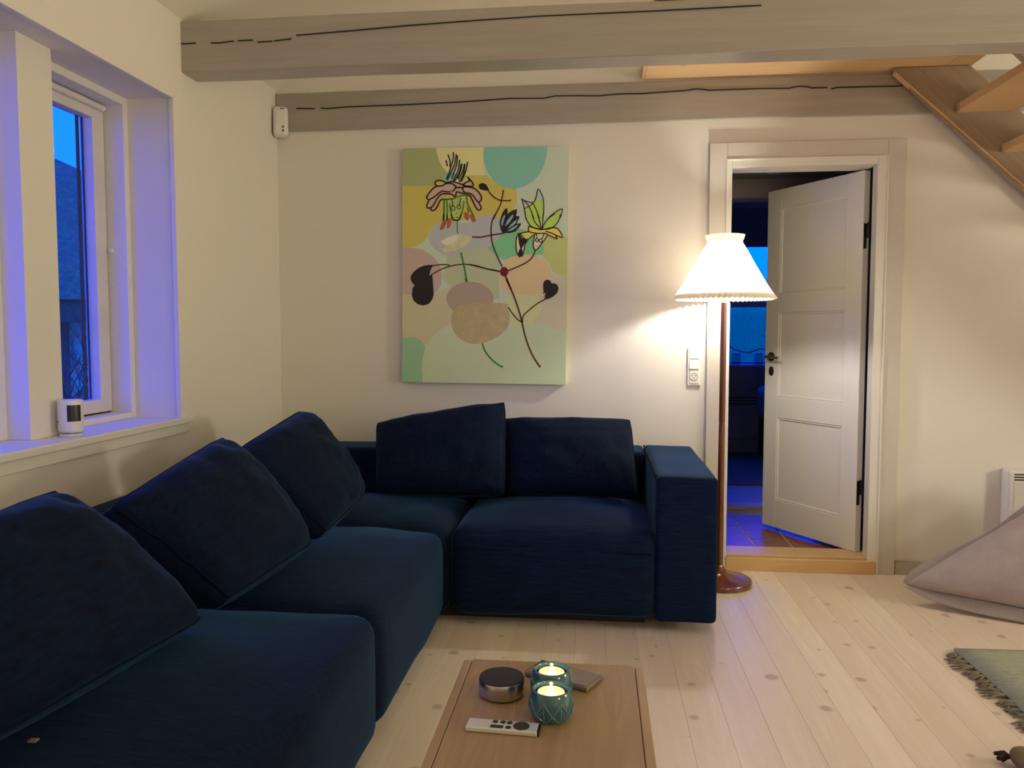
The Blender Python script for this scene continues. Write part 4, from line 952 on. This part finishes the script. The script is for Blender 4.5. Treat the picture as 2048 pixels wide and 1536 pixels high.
# ---------------------------------------------------------------- right-hand floor: beanbag, rag rug, olive thing
bb = thing('beanbag', 'pinkish grey beanbag slumped on the floor at the right edge', 'beanbag', (2.1, 3.65, 0))
bm = B(); pillow(bm, (1.35, 3.664, .080), (1.97, 3.37, .05), (2.85, 3.42, .45), (2.17, 3.72, .60), .26, 30, pinch=.02, gus=.02, wr=.03, seed=9)
for v in bm.verts: v.co.z = max(v.co.z, .004+.002*noise.noise(v.co*4))
obj('cover', bm, M['bean'], bb, smooth='all')
def flange(A, off):
    bm = B(); A = [Vector(p) for p in A]
    va = [bm.verts.new(p) for p in A]; vb = [bm.verts.new(p+Vector(o)) for p, o in zip(A, off)]
    for i in range(len(va)-1): bm.faces.new((va[i], va[i+1], vb[i+1], vb[i]))
    fo = obj('seam_flange', bm, M['bean_edge'], bb, smooth='all'); m = fo.modifiers.new('thick', 'SOLIDIFY'); m.thickness = .006
    m2 = fo.modifiers.new('sub', 'SUBSURF'); m2.levels = m2.render_levels = 2
flange([(1.345, 3.665, .085), (1.395, 3.668, .165), (1.50, 3.675, .215), (1.62, 3.69, .268), (1.74, 3.70, .33), (1.83, 3.705, .415), (2.16, 3.74, .665)],
       [(.03, -.012, .005), (.035, -.035, -.05), (.03, -.05, -.05), (.03, -.05, -.05), (.03, -.05, -.05), (.035, -.05, -.045), (.03, -.05, -.05)])
fa = [(1.345, 3.665, .085), (1.42, 3.61, .045), (1.52, 3.555, .02), (1.63, 3.50, .01), (1.75, 3.44, .006), (1.95, 3.345, .006)]
fb_ = [(1.375, 3.65, .085), (1.45, 3.63, .075), (1.55, 3.58, .07), (1.66, 3.525, .066), (1.77, 3.47, .06), (1.97, 3.37, .05)]
flange(fa, [tuple(q-p for p, q in zip(x, y)) for x, y in zip(fa, fb_)])

rg = thing('rag_rug', 'sage green woven rag rug with grey fringe at the right', 'rug', (1.9, 2.4, 0))
bm = B(); n = 60
rows = []
for i in range(n+1):
    Y = 1.95+(3.115-1.95)*i/n
    x0 = 1.345+.010*noise.noise(Vector((0, Y*9, 2)))
    rows.append([bm.verts.new((X, Y+(X-1.345)*.03, z+.0025*noise.noise(Vector((X*7, Y*30, 0))))) for X in (x0, x0+.1, x0+.3, x0+.6, 2.7) for z in (.0075,)])
for a, b in zip(rows, rows[1:]):
    for k in range(4): bm.faces.new((a[k], a[k+1], b[k+1], b[k]))
ro = obj('weave', bm, M['rug'], rg, smooth='all'); m = ro.modifiers.new('thick', 'SOLIDIFY'); m.thickness = .007
tas = []; rng = random.Random(11); Y = 1.98; k = 0
while Y < 3.11:
    bm = B() if k < 6 else None
    ln = rng.uniform(.035, .07)
    if bm is not None:
        for s in range(5):
            dy = rng.uniform(-.010, .010); d2 = dy+rng.uniform(-.022, .022)
            tube(bm, [(.006, dy*.5, .008), (-ln*.4, dy+(d2-dy)*.3, .012), (-ln*.75, d2*.8, .008), (-ln*rng.uniform(.9, 1.15), d2, .004)], [.0042, .0045, .004, .0022], 5)
        tas.append(obj('tassel', bm, M['fringe'], None, smooth=True)); o = tas[-1]
    else:
        o = tas[k % 6].copy(); COL.objects.link(o)
    o.location = (1.346+.010*noise.noise(Vector((0, Y*9, 2))), Y, 0); o.rotation_euler = (0, 0, rng.uniform(-.5, .5)); adopt(o, rg)
    Y += rng.uniform(.026, .05); k += 1
ol = thing('floor_cushion', 'olive cushion with dark knot in the bottom right corner', 'cushion', (1.4, 2.0, 0))
bm = B(); rbox(bm, 1.148, 1.75, 1.6, 2.315, .002, .055, .026, .02, 8); obj('cover', bm, M['olive'], ol, smooth='all')
bm = B()
for s in range(9):
    a = Vector((1.150, 2.300, .02)); b = a+Vector((-rng.uniform(.02, .036), rng.uniform(-.012, .012), rng.uniform(-.014, .010)))
    tube(bm, [a, (a+b)/2+Vector((0, 0, .006)), b], [.006, .008, .005], 6)
obj('yarn_knot', bm, M['brown_knot'], ol, smooth=True)
